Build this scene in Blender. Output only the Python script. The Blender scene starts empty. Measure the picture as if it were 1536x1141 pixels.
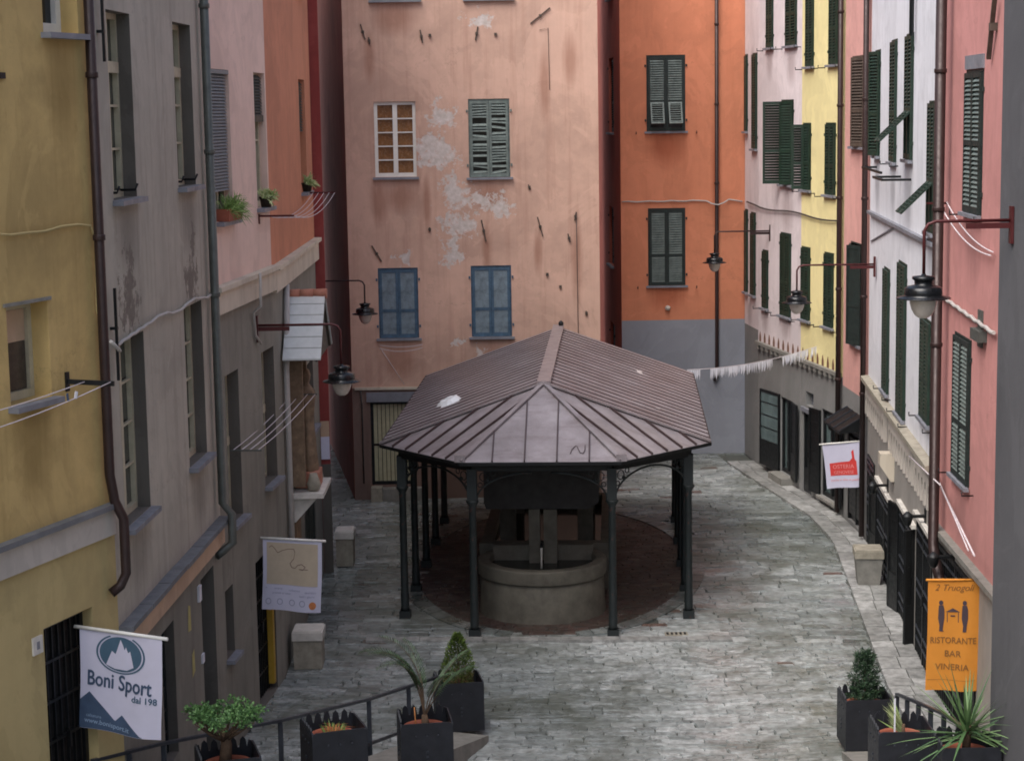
import bpy, math, random
from math import sin, cos, pi, radians, hypot, atan2, sqrt
from mathutils import Matrix, Vector, noise as mnoise
random.seed(7)
scene = bpy.context.scene
COL = scene.collection

# ------------------------------------------------------------------ materials
def lin(c):
    c /= 255.0
    return c/12.92 if c <= .04045 else ((c+.055)/1.055)**2.4
def C(r, g, b, k=1.0):
    return (lin(r)*k, lin(g)*k, lin(b)*k, 1)

class NT:
    def __init__(s, name):
        s.m = bpy.data.materials.new(name); s.m.use_nodes = True
        s.t = s.m.node_tree; s.n = s.t.nodes; s.l = s.t.links
        s.b = s.n['Principled BSDF']
    def add(s, typ, **kw):
        nd = s.n.new(typ)
        for k, v in kw.items():
            if k == 'ins':
                for kk, vv in v.items():
                    if hasattr(vv, 'is_output'): s.l.new(vv, nd.inputs[kk])
                    else: nd.inputs[kk].default_value = vv
            else: setattr(nd, k, v)
        return nd
    def coord(s, scale=(1, 1, 1), kind='Object'):
        tc = s.add('ShaderNodeTexCoord')
        mp = s.add('ShaderNodeMapping', ins={'Vector': tc.outputs[kind], 'Scale': scale})
        return mp.outputs[0]
    def noise(s, vec, scale, detail=5, rough=.6, dist=0.0):
        return s.add('ShaderNodeTexNoise', ins={'Vector': vec, 'Scale': scale, 'Detail': detail, 'Roughness': rough, 'Distortion': dist}).outputs['Fac']
    def ramp(s, fac, stops):
        r = s.add('ShaderNodeValToRGB', ins={'Fac': fac})
        e = r.color_ramp.elements
        while len(e) < len(stops): e.new(.5)
        for i, (p, c) in enumerate(stops):
            e[i].position = p; e[i].color = c if len(c) == 4 else (*c, 1)
        return r.outputs[0]
    def mix(s, fac, a, b, mode='MIX'):
        nd = s.add('ShaderNodeMix', data_type='RGBA', blend_type=mode)
        for i, v in ((0, fac), (6, a), (7, b)):
            if hasattr(v, 'is_output'): s.l.new(v, nd.inputs[i])
            else: nd.inputs[i].default_value = v
        return nd.outputs[2]
    def math(s, op, a, b=0.0):
        nd = s.add('ShaderNodeMath', operation=op)
        for i, v in ((0, a), (1, b)):
            if hasattr(v, 'is_output'): s.l.new(v, nd.inputs[i])
            else: nd.inputs[i].default_value = v
        return nd.outputs[0]
    def bump(s, h, strength=.3, dist=.02):
        bp = s.add('ShaderNodeBump', ins={'Height': h, 'Strength': strength, 'Distance': dist})
        s.l.new(bp.outputs[0], s.b.inputs['Normal'])
    def base(s, c):
        if hasattr(c, 'is_output'): s.l.new(c, s.b.inputs['Base Color'])
        else: s.b.inputs['Base Color'].default_value = c
    def rough(s, r):
        if hasattr(r, 'is_output'): s.l.new(r, s.b.inputs['Roughness'])
        else: s.b.inputs['Roughness'].default_value = r

def g1(v): return (v, v, v, 1)

DESAT = .3
def plaster(name, col, var=.22, streak=.25, blobs=None, patch=None, rough=.9, spots=.35, stain=None, patch0=None, drips=None):
    Y_ = .3*col[0]+.59*col[1]+.11*col[2]; col = tuple(c*(1-DESAT)+Y_*DESAT for c in col[:3])+(1,)
    t = NT(name); v = t.coord()
    n1 = t.noise(v, .55, 6, .65, .4); n2 = t.noise(v, 3.2, 6, .7); n3 = t.noise(v, 40, 3, .6)
    vs = t.coord((5.0, 5.0, .22)); st = t.noise(vs, 1.0, 5, .65)
    dark = tuple(c*(1-var*1.5) for c in col[:3])+(1,); light = tuple(min(1, c*(1+var)) for c in col[:3])+(1,)
    c = t.ramp(n1, [(.3, dark), (.5, col), (.72, light)])
    c = t.mix(t.math('MULTIPLY', t.ramp(n2, [(.42, g1(0)), (.75, g1(1))]), spots), c, tuple(x*.72 for x in col[:3])+(1,))
    sd = stain or tuple(x*.5 for x in col[:3])+(1,)
    c = t.mix(t.math('MULTIPLY', t.ramp(st, [(.5, g1(0)), (.8, g1(1))]), streak), c, sd)
    rp = t.noise(t.coord((.8, .8, .55)), 1.0, 9, .62, 1.2)                 # old repaint patches with their own edges
    c = t.mix(t.math('MULTIPLY', t.ramp(rp, [(.535, g1(0)), (.56, g1(1))]), .3), c, tuple(min(1, x*1.18+.015) for x in col[:3])+(1,))
    c = t.mix(t.math('MULTIPLY', t.ramp(rp, [(.41, g1(1)), (.43, g1(0))]), .28), c, tuple(x*.74 for x in col[:3])+(1,))
    wn = t.add('ShaderNodeTexNoise', ins={'Vector': v, 'Scale': 1.6, 'Detail': 8, 'Roughness': .7}).outputs['Color']
    wv_ = t.add('ShaderNodeMix', data_type='VECTOR', ins={0: .42, 4: t.coord((.7, .7, .5)), 5: wn}).outputs[1]
    vo = t.add('ShaderNodeTexVoronoi', feature='DISTANCE_TO_EDGE', ins={'Vector': wv_, 'Scale': 1.5}).outputs['Distance']
    ck = t.math('MULTIPLY', t.ramp(t.math('ADD', vo, t.math('MULTIPLY', t.noise(v, 6, 4), .02)), [(.011, g1(1)), (.015, g1(0))]), t.ramp(n1, [(.5, g1(0)), (.62, g1(.4))]))
    c = t.mix(ck, c, tuple(x*.4 for x in col[:3])+(1,))
    h = t.math('ADD', n2, t.math('MULTIPLY', n3, .35))
    if drips:
        tcd = t.add('ShaderNodeTexCoord'); acc = None
        for (bx, bz, rx, rz) in drips:                     # rain stains hanging under sills and fixings
            mp = t.add('ShaderNodeMapping', ins={'Vector': tcd.outputs['Object'], 'Location': (-bx/rx, 0, -bz/rz), 'Scale': (1/rx, 0, 1/rz)})
            gr = t.add('ShaderNodeTexGradient', gradient_type='SPHERICAL', ins={'Vector': mp.outputs[0]}).outputs['Fac']
            acc = gr if acc is None else t.math('MAXIMUM', acc, gr)
        ns = t.noise(t.coord((9, 9, .5)), 1.0, 5, .7)
        c = t.mix(t.math('MULTIPLY', t.ramp(t.math('MULTIPLY', acc, t.math('ADD', ns, .25)), [(.12, g1(0)), (.55, g1(1))]), .5), c, sd)
    if blobs:
        tc = t.add('ShaderNodeTexCoord'); acc = None
        dn = t.add('ShaderNodeTexNoise', ins={'Vector': tc.outputs['Object'], 'Scale': 2.2, 'Detail': 6, 'Roughness': .7}).outputs['Color']
        ds = t.add('ShaderNodeVectorMath', operation='SUBTRACT', ins={0: dn, 1: (.5, .5, .5)})
        dsc = t.add('ShaderNodeVectorMath', operation='SCALE', ins={0: ds.outputs[0], 'Scale': 1.3})
        dv_ = t.add('ShaderNodeVectorMath', operation='ADD', ins={0: tc.outputs['Object'], 1: dsc.outputs[0]})
        for (bx, bz, rx, rz) in blobs:
            mp = t.add('ShaderNodeMapping', ins={'Vector': dv_.outputs[0], 'Location': (-bx/rx, 0, -bz/rz), 'Scale': (1/rx, 0, 1/rz)})
            gr = t.add('ShaderNodeTexGradient', gradient_type='SPHERICAL', ins={'Vector': mp.outputs[0]}).outputs['Fac']
            acc = gr if acc is None else t.math('MAXIMUM', acc, gr)
        pn = t.noise(v, 5.5, 8, .75, .3)
        m = t.math('ADD', t.math('MULTIPLY', acc, .42), pn)
        mask = t.ramp(m, [(.685, g1(0)), (.72, g1(.75)), (.79, g1(1))])
        pc = t.ramp(t.noise(v, 9, 4), [(.35, patch0 or C(190, 180, 172)), (.65, patch)])
        c = t.mix(mask, c, pc)
        h = t.math('SUBTRACT', h, t.math('MULTIPLY', mask, 1.2))
    t.base(c); t.rough(rough); t.bump(h, .35, .012)
    return t.m

def simple(name, col, rough=.6, metal=0.0, var=.2, scale=6.0, bump=.1, spec=None):
    t = NT(name); v = t.coord()
    n = t.noise(v, scale, 5, .65)
    t.base(t.ramp(n, [(.3, tuple(c*(1-var) for c in col[:3])), (.7, tuple(min(1, c*(1+var)) for c in col[:3]))]))
    t.rough(t.ramp(t.noise(v, scale*2.3, 3), [(.3, g1(max(0, rough-.1))), (.7, g1(min(1, rough+.1)))]))
    t.b.inputs['Metallic'].default_value = metal
    if bump: t.bump(n, bump, .01)
    return t.m

def louvre_paint(name, col): return simple(name, col, .55, 0, .35, 7, .15)

M = {}
M['yellow'] = plaster('yellow_ochre_plaster', C(202, 164, 62), .22, .35, spots=.6, drips=[(12.1, 9.4, .5, .9), (11.25, 5.8, .5, .9)], stain=C(120, 95, 45))
M['yellow_lower'] = plaster('pale_yellow_plaster', C(192, 166, 84), .13, .2)
M['grey_l'] = plaster('taupe_grey_plaster', C(176, 168, 150), .14, .5, drips=[(1.15, 7.7, .7, .7), (4.5, 7.7, .7, .7), (1.1, 4.1, .8, .7), (4.5, 4.1, .7, .7)], stain=C(104, 97, 88), patch=C(112, 104, 96), patch0=C(124, 116, 106), blobs=[(1.15, 6.95, .75, .6), (1.2, 7.4, .3, .5), (4.5, 6.95, .75, .5), (4.7, 7.4, .25, .4)])
M['reveal'] = plaster('shade_toned_reveal_plaster', C(98, 91, 82), .12, .3)  # deep shade of the window and door recesses painted in as darker plaster
M['grey_l2'] = plaster('dark_taupe_plaster', C(132, 128, 114), .18, .5, stain=C(78, 74, 68))
M['pink_l'] = plaster('pale_pink_plaster', C(236, 196, 176), .07, .15)
M['orange_l'] = plaster('worn_orange_plaster', C(214, 122, 66), .12, .2)
M['red'] = plaster('deep_red_plaster', C(150, 36, 26), .1, .12)
M['cream'] = plaster('cream_stone', C(205, 190, 165), .12, .5, stain=C(120, 108, 90))
M['buff'] = plaster('buff_plaster', C(205, 165, 125), .12, .35)
M['whitepl'] = plaster('dirty_white_band', C(190, 180, 168), .1, .35)
M['salmon'] = plaster('salmon_plaster', C(214, 164, 136), .15, .4, patch=C(214, 204, 200), stain=C(138, 86, 64), drips=[(1.85, 6.95, .14, .9), (.75, 7.0, .3, .8), (1.2, 7.1, .6, .55), (3.3, 7.1, .6, .5), (1.15, 3.3, .6, .7), (3.3, 3.2, .6, .7), (5.3, 5.6, .2, 1.6), (4.6, 9.6, .2, 1.2), (5.2, 10.2, .25, .9), (.6, 10.3, .2, .8), (3.2, 5.9, .15, .9), (1.2, 11.2, .7, .6), (4.4, 5.8, .15, .8)],
    blobs=[(1.95, 8.25, .6, .5), (2.25, 8.95, .5, .5), (2.2, 8.0, .7, .5), (2.5, 7.2, .7, .7), (3.15, 6.95, .6, .45), (3.6, 6.85, .4, .5), (2.6, 6.4, .7, .6), (3.1, 11.1, .45, .3),
           (2.4, 5.75, .35, .55), (1.3, 5.75, .3, .3), (2.6, 3.75, .4, .15), (3.05, 3.5, .3, .25)])
M['salmon_side'] = plaster('brown_red_plaster', C(176, 96, 72), .2, .4)
M['salmon_base'] = plaster('brown_render', C(128, 98, 84), .2, .5)
M['orange'] = plaster('orange_plaster', C(228, 122, 54), .1, .18, spots=.3, stain=C(150, 66, 36), drips=[(1.18, 8.1, .7, .8), (1.18, 4.2, .7, .6), (2.48, 7.5, .2, 2.5)])
M['orange_side'] = plaster('red_ochre_plaster', C(208, 92, 58), .12, .2)
M['bluegrey'] = plaster('blue_grey_render', C(142, 146, 158), .06, .1, spots=.15)
M['pinkwhite'] = plaster('lilac_white_plaster', C(226, 211, 214), .06, .25, stain=C(150, 130, 130), drips=[(2.35, 6.6, .7, .9), (.6, 3.8, .4, .6), (.9, 10.1, .4, .6), (2.6, 10.0, .5, .7), (2.3, 3.8, .6, .5)])
M['yellow_r'] = plaster('lemon_plaster', C(240, 222, 128), .05, .12)
M['pink2'] = plaster('rose_plaster', C(232, 156, 142), .08, .15)
M['white_r'] = plaster('white_plaster', C(222, 224, 232), .05, .25, stain=C(140, 140, 146), drips=[(1.3, 7.5, .7, .9), (4.0, 7.5, .6, .9), (6.3, 7.4, .8, 1.2), (9.3, 6.6, .6, .9)])
M['pink_r'] = plaster('dusty_pink_plaster', C(212, 128, 120), .1, .28, drips=[(2.5, 7.0, .8, .8), (2.0, 3.2, .7, .6)])
M['grey_r'] = plaster('grey_base_render', C(132, 132, 130), .1, .25)
M['grey_r2'] = plaster('warm_grey_render', C(150, 144, 136), .1, .3)
M['darkgrey'] = plaster('slate_grey_render', C(84, 84, 90), .1, .25, spots=.3)
M['slate'] = simple('slate_slab', C(122, 124, 132), .55, 0, .2, 4, .15)
M['marble'] = simple('white_marble', C(208, 204, 196), .5, 0, .18, 5, .12)
M['stone'] = simple('weathered_stone', C(150, 144, 130), .7, 0, .3, 6, .3)
M['darkstone'] = simple('dark_stone', C(74, 70, 62), .7, 0, .35, 5, .3)
M['cistern'] = simple('soot_dark_stone', C(52, 50, 50), .8, 0, .3, 3, .2)
M['basin_stone'] = simple('grey_basin_stone', C(98, 94, 84), .75, 0, .3, 3.5, .25)
M['green'] = louvre_paint('dark_green_shutter_paint', C(25, 47, 36))
M['green2'] = louvre_paint('black_green_shutter_paint', C(28, 40, 38))
M['greygreen'] = louvre_paint('grey_green_shutter_paint', C(104, 116, 112))
M['blue'] = louvre_paint('dusty_blue_shutter_paint', C(66, 92, 114))
M['blue_panel'] = louvre_paint('faded_blue_panel_paint', C(112, 128, 138))
M['wornbrown'] = louvre_paint('worn_brown_shutter', C(78, 68, 60))
M['blind'] = simple('grey_blue_blind', C(118, 124, 128), .6, 0, .1)
M['white_frame'] = simple('white_window_frame', C(226, 224, 218), .45, 0, .06, 6, .04)
M['cream_frame'] = simple('cream_window_frame', C(184, 176, 152), .5, 0, .15)
M['glass'] = simple('dark_window_glass', C(40, 44, 46), .12, 0, .2, 1.5, 0)
M['glass_warm'] = simple('curtained_window_glass', C(128, 88, 54), .25, 0, .25, 8, .05)
M['glass_pale'] = simple('shop_glass', C(96, 112, 112), .15, 0, .35, 2.0, 0)
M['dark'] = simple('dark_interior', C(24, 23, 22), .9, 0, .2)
M['brownmetal'] = simple('brown_drainpipe', C(54, 40, 39), .45, .3, .2)
M['greymetal'] = simple('grey_drainpipe', C(88, 92, 88), .5, .3, .2)
M['iron'] = simple('black_iron', C(30, 32, 34), .45, .4, .3)
t = NT('flaking_green_iron'); v = t.coord(); n = t.noise(v, 7, 6, .7)
t.base(t.ramp(n, [(.3, C(22, 28, 29)), (.6, C(32, 40, 41)), (.68, C(78, 42, 36)), (.78, C(112, 96, 94))])); t.rough(.55); t.bump(n, .3, .01)
M['post'] = t.m
M['rail'] = simple('blue_grey_rail', C(62, 66, 74), .4, .4, .2)
M['redmetal'] = simple('dark_red_lamp_arm', C(78, 30, 32), .45, .2, .2)
M['lampblack'] = simple('black_lamp_enamel', C(22, 24, 28), .28, .2, .2)
M['lampglass'] = simple('milky_lamp_glass', C(196, 186, 176), .25, 0, .06, 4, 0)
M['planter'] = simple('charcoal_planter_steel', C(36, 38, 44), .5, .2, .25, 8, .1)
M['terracotta'] = simple('terracotta', C(150, 84, 64), .8, 0, .15, 9, .15)
M['soil'] = simple('dark_soil', C(52, 42, 34), .95, 0, .4, 20, .5)
M['cable'] = simple('pale_cable', C(176, 172, 168), .6, 0, .1)
M['cable_d'] = simple('dark_cable', C(60, 54, 52), .6, 0, .1)
M['rope'] = simple('white_line', C(205, 196, 200), .7, 0, .05)
M['cloth'] = simple('white_banner_cloth', C(208, 206, 226), .75, 0, .05, 3, .1)
M['cloth_o'] = simple('orange_banner_cloth', C(208, 136, 48), .75, 0, .06, 3, .1)
M['ink_teal'] = simple('teal_banner_ink', C(72, 100, 122), .75, 0, .1, 4, 0)
M['ink_navy'] = simple('slate_blue_banner_ink', C(66, 84, 110), .75, 0, .2, 4, 0)
M['ink_light'] = simple('pale_banner_ink', C(138, 160, 186), .75, 0, .05, 4, 0)
M['ink_grey'] = simple('grey_banner_ink', C(150, 152, 178), .75, 0, .1, 4, 0)
M['ink_beige'] = simple('beige_banner_print', C(198, 182, 160), .75, 0, .07, 5, 0)
M['ink_dkbeige'] = simple('brown_print_line', C(140, 118, 108), .75, 0, .1, 4, 0)
M['ink_orange'] = simple('orange_disc_print', C(204, 128, 78), .75, 0, .2, 20, 0)
M['ink_red'] = simple('red_banner_ink', C(214, 64, 60), .75, 0, .1, 5, 0)
M['ink_pink'] = simple('pale_red_banner_ink', C(232, 150, 148), .75, 0, .1, 5, 0)
M['ink_dark'] = simple('dark_banner_ink', C(70, 58, 66), .75, 0, .1, 5, 0)
M['ink_brown'] = simple('brown_banner_ink', C(134, 92, 46), .75, 0, .1, 5, 0)
M['yellowpaint'] = simple('yellow_paint', C(176, 142, 50), .5, 0, .08)
M['paper'] = simple('white_paper', C(214, 214, 222), .8, 0, .05)
M['yellowpaper'] = simple('faded_yellow_paper', C(176, 168, 110), .85, 0, .15)
M['wood'] = simple('stained_brown_wood', C(120, 100, 80), .75, 0, .4, 7, .4)
M['niche'] = simple('stained_niche_plaster', C(150, 134, 104), .85, 0, .3, 4, .3)
M['boards'] = simple('grey_white_boards', C(202, 206, 206), .6, 0, .08, 6, .1)
M['tile'] = simple('ridge_tile', C(172, 116, 96), .8, 0, .2, 7, .2)
M['trunk'] = simple('brown_bark', C(88, 70, 54), .9, 0, .3, 14, .5)
M['water'] = simple('dark_basin_water', C(30, 34, 32), .06, 0, .1, 2, .05)
M['litter'] = simple('white_plastic_bag', C(224, 228, 232), .5, 0, .04, 9, .2)
M['lichen'] = simple('pale_paint_splash', C(190, 180, 178), .8, 0, .2, 9, .2)
M['creamdoor'] = simple('cream_slatted_door', C(176, 172, 142), .65, 0, .14, 6, .15)
M['lead'] = simple('lead_flashing', C(112, 116, 122), .5, .2, .2, 4, .15)
M['ledge'] = simple('grey_ledge_stone', C(128, 126, 120), .75, 0, .25, 5, .25)
M['lancet'] = simple('rust_brown_recess', C(112, 78, 60), .85, 0, .2, 8, .1)
M['roofdeck'] = simple('roof_covering', C(96, 84, 78), .8, 0, .2)

def leafmat(name, a, b):
    t = NT(name)
    gi = t.add('ShaderNodeNewGeometry').outputs['Random Per Island']
    t.base(t.ramp(gi, [(.0, a), (1.0, b)])); t.rough(.5)
    t.b.inputs['Specular IOR Level'].default_value = .4
    return t.m
M['leaf_thuja'] = leafmat('thuja_foliage', C(44, 66, 30), C(104, 124, 52))
M['leaf_thuja_in'] = leafmat('dry_inner_foliage', C(84, 84, 48), C(140, 126, 84))
M['leaf_palm'] = leafmat('palm_leaflets', C(30, 50, 34), C(78, 102, 66))
M['leaf_jade'] = leafmat('glossy_round_leaves', C(52, 88, 48), C(118, 158, 96))
M['leaf_dark'] = leafmat('dark_conifer_needles', C(26, 44, 34), C(62, 88, 60))
M['leaf_yucca'] = leafmat('sword_leaves', C(52, 84, 52), C(128, 156, 104))
M['leaf_fern'] = leafmat('feathery_foliage', C(86, 124, 60), C(160, 188, 110))
M['leaf_pale'] = leafmat('pale_variegated_leaves', C(130, 156, 90), C(206, 212, 160))
M['leaf_dry'] = leafmat('dry_orange_stalks', C(160, 90, 50), C(200, 140, 80))

# canopy roof metal
t = NT('brown_roof_metal'); v = t.coord()
n = t.noise(v, 1.3, 6, .65); n2 = t.noise(v, 14, 4, .7)
c = t.ramp(n, [(.3, C(116, 109, 111)), (.55, C(138, 131, 135)), (.75, C(158, 152, 157))])
c = t.mix(t.ramp(n2, [(.62, g1(0)), (.8, g1(.6))]), c, C(116, 98, 98))
sp = t.noise(v, 34, 3, .5); c = t.mix(t.ramp(sp, [(.7, g1(0)), (.74, g1(.55))]), c, C(196, 190, 186)); sk = t.noise(t.coord((1.2, 6, 1.2)), 1.0, 6, .7); c = t.mix(t.ramp(sk, [(.5, g1(0)), (.7, g1(.5))]), c, C(92, 78, 78))
t.base(c); t.rough(t.ramp(n2, [(.3, g1(.28)), (.7, g1(.45))])); t.b.inputs['Metallic'].default_value = .0; t.bump(n, .4, .05)
M['roof'] = t.m
M['seam'] = simple('dark_roof_seam', C(66, 52, 53), .45, .1, .2)
M['ridge'] = simple('pale_ridge_flashing', C(134, 124, 126), .4, .0, .15, 3, .1)

# paving stones: tone per stone in a mesh attribute
def stone_mat(name, stops, rough0=.12, rough1=.5, moss=.6):
    t = NT(name); v = t.coord()
    a = t.add('ShaderNodeAttribute', attribute_name='tone').outputs['Fac']
    c = t.ramp(a, stops)
    n = t.noise(v, .55, 7, .72, .6); n2 = t.noise(v, 7, 6, .7)
    c = t.mix(t.ramp(n2, [(.38, g1(.6)), (.62, g1(0))]), c, C(78, 80, 76))
    c = t.mix(t.math('MULTIPLY', t.ramp(n, [(.46, g1(0)), (.6, g1(1))]), moss), c, C(74, 76, 62))
    t.base(c)
    t.rough(t.ramp(t.noise(v, 1.1, 4, .6), [(.35, g1(rough0)), (.65, g1(rough1))]))
    t.bump(n2, .35, .012)
    return t.m
M['paving'] = stone_mat('grey_paving_stone', [(0, C(92, 99, 97)), (.3, C(134, 141, 140)), (.6, C(164, 170, 169)), (.9, C(198, 203, 202)), (.925, C(124, 100, 90)), (1, C(104, 80, 72))])
M['kerbstone'] = stone_mat('pale_kerb_slab', [(0, C(150, 150, 148)), (.5, C(172, 172, 170)), (1, C(196, 196, 194))], .35, .6, .2)
M['redbrick'] = stone_mat('red_brick_paving', [(0, C(50, 32, 28)), (.5, C(68, 42, 36)), (.9, C(84, 56, 48)), (1, C(110, 90, 80))], .5, .75, .25)
M['mortar'] = plaster('paving_joint_earth', C(80, 84, 76), .2, .1)
M['asphalt'] = plaster('distant_ground', C(92, 92, 88), .2, .1)

# ------------------------------------------------------------------ mesh building
SPLIT = {'hinge', 'pipe_clip', 'cistern_leg', 'rib', 'pillar', 'lintel', 'slot', 'plaque', 'torn_poster', 'scroll_vase', 'line', 'lantern_body', 'canopy_board', 'window_hook', 'shutter_holder', 'conduit', 'iron_bracket', 'drying_bar', 'stud', 'scalloped_apron', 'ridge_tile', 'string_course', 'cornice', 'doorstep', 'circle_print', 'wall_anchor', 'support_cane', 'figure_print', 'fountain_print', 'lancet_ornament', 'junction_box', 'arm'}
class MB:
    def __init__(s): s.v = []; s.f = []; s.mi = []; s.tone = None; s.sm = []; s.M = None; s.cur = 0; s.smooth = False
    def P(s, p):
        p = Vector(p)
        if s.M is not None: p = s.M @ p
        s.v.append(p); return len(s.v)-1
    def F(s, idx):
        s.f.append(tuple(idx)); s.mi.append(s.cur); s.sm.append(s.smooth)
    def poly(s, pts): s.F([s.P(p) for p in pts])
    def box(s, x0, x1, y0, y1, z0, z1):
        i = [s.P(p) for p in ((x0,y0,z0),(x1,y0,z0),(x1,y1,z0),(x0,y1,z0),(x0,y0,z1),(x1,y0,z1),(x1,y1,z1),(x0,y1,z1))]
        for q in ((0,3,2,1),(4,5,6,7),(0,1,5,4),(1,2,6,5),(2,3,7,6),(3,0,4,7)): s.F([i[k] for k in q])
    def bar(s, a, b, w, h=None, up=(0, 0, 1)):
        a = Vector(a); b = Vector(b); d = (b-a)
        if d.length < 1e-6: return
        d.normalize(); u = Vector(up)
        if abs(d.dot(u)) > .97: u = Vector((0, 1, 0)) if abs(d.y) < .9 else Vector((1, 0, 0))
        x = d.cross(u).normalized(); y = x.cross(d).normalized(); h = h or w
        i = []
        for p in (a, b):
            for sx, sy in ((-1,-1),(1,-1),(1,1),(-1,1)): i.append(s.P(p + x*sx*w/2 + y*sy*h/2))
        for q in ((3,2,1,0),(4,5,6,7),(0,1,5,4),(1,2,6,5),(2,3,7,6),(3,0,4,7)): s.F([i[k] for k in q])
    def tube(s, pts, r, n=8, caps=True):
        pts = [Vector(p) for p in pts]; rings = []
        rs = r if isinstance(r, (list, tuple)) else [r]*len(pts)
        prev = None; sm = s.smooth; s.smooth = True
        for k, p in enumerate(pts):
            d = (pts[min(k+1, len(pts)-1)] - pts[max(k-1, 0)]).normalized()
            if prev is None:
                u = Vector((0, 0, 1)) if abs(d.z) < .9 else Vector((1, 0, 0))
                x = d.cross(u).normalized()
            else:
                x = (prev - d*prev.dot(d)).normalized()
            prev = x; y = d.cross(x)
            rings.append([s.P(p + (x*cos(2*pi*j/n) + y*sin(2*pi*j/n))*rs[k]) for j in range(n)])
        for a, b in zip(rings, rings[1:]):
            for j in range(n): s.F([a[j], a[(j+1) % n], b[(j+1) % n], b[j]])
        s.smooth = sm
        if caps: s.F(rings[0][::-1]); s.F(rings[-1])
    def lathe(s, prof, n=20, c=(0, 0, 0), caps=True):
        sm = s.smooth; s.smooth = True; rings = []
        for r, z in prof:
            rings.append([s.P((c[0]+r*cos(2*pi*j/n), c[1]+r*sin(2*pi*j/n), c[2]+z)) for j in range(n)])
        for a, b in zip(rings, rings[1:]):
            for j in range(n): s.F([a[j], a[(j+1) % n], b[(j+1) % n], b[j]])
        s.smooth = sm
        if caps:
            s.F(rings[0][::-1]); s.F(rings[-1])
    def prism(s, pts, off):
        a = [s.P(p) for p in pts]; b = [s.P(Vector(p)+Vector(off)) for p in pts]; n = len(pts)
        s.F(a[::-1]); s.F(b)
        for j in range(n): s.F([a[j], a[(j+1) % n], b[(j+1) % n], b[j]])
    def build(s, name, mats, parent=None, M=None, tones=None, split=False):
        if split or name in SPLIT:
            up = list(range(len(s.v)))
            def find(i):
                while up[i] != i: up[i] = up[up[i]]; i = up[i]
                return i
            for f in s.f:
                a = find(f[0])
                for b in f[1:]: up[find(b)] = a
            gr = {}
            for k, f in enumerate(s.f): gr.setdefault(find(f[0]), []).append(k)
            if len(gr) > 1:
                o = None
                for ks in gr.values():
                    q = MB(); mp = {}
                    for k in ks:
                        for i in s.f[k]:
                            if i not in mp: mp[i] = len(q.v); q.v.append(s.v[i])
                        q.f.append(tuple(mp[i] for i in s.f[k])); q.mi.append(s.mi[k]); q.sm.append(s.sm[k])
                    o = q.build(name, mats, parent, M, None, 'done') if False else q._make(name, mats, parent, M)
                return o
        return s._make(name, mats, parent, M, tones)
    def _make(s, name, mats, parent=None, M=None, tones=None):
        me = bpy.data.meshes.new(name)
        me.from_pydata([tuple(v) for v in s.v], [], s.f)
        for m in (mats if isinstance(mats, (list, tuple)) else [mats]):
            me.materials.append(globals()['M'][m] if isinstance(m, str) else m)
        me.polygons.foreach_set('material_index', s.mi)
        me.polygons.foreach_set('use_smooth', s.sm)
        if tones is not None:
            at = me.attributes.new('tone', 'FLOAT', 'FACE'); at.data.foreach_set('value', tones)
        me.update()
        import bmesh
        bm = bmesh.new(); bm.from_mesh(me); bmesh.ops.recalc_face_normals(bm, faces=bm.faces) if s.M != 'keep' else None
        bm.to_mesh(me); bm.free()
        o = bpy.data.objects.new(name, me); COL.objects.link(o)
        if parent: o.parent = parent
        if M is not None: o.matrix_basis = M
        return o

def tag(o, label=None, cat=None, group=None, kind=None):
    if label: o['label'] = label
    if cat: o['category'] = cat
    if group: o['group'] = group
    if kind: o['kind'] = kind
    return o
def thing(name, label, cat, M=None, group=None):
    o = bpy.data.objects.new(name, None); COL.objects.link(o)
    o.empty_display_size = .3
    if M is not None: o.matrix_basis = M
    return tag(o, label, cat, group)
def at(x, y, z=0, rz=0): return Matrix.Translation((x, y, z)) @ Matrix.Rotation(rz, 4, 'Z')
def frame(a, b):
    d = Vector((b[0]-a[0], b[1]-a[1], 0)).normalized(); n = Vector((-d.y, d.x, 0))
    return Matrix(((d.x, n.x, 0, a[0]), (d.y, n.y, 0, a[1]), (0, 0, 1, 0), (0, 0, 0, 1)))
def length(a, b): return hypot(b[0]-a[0], b[1]-a[1])

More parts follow.
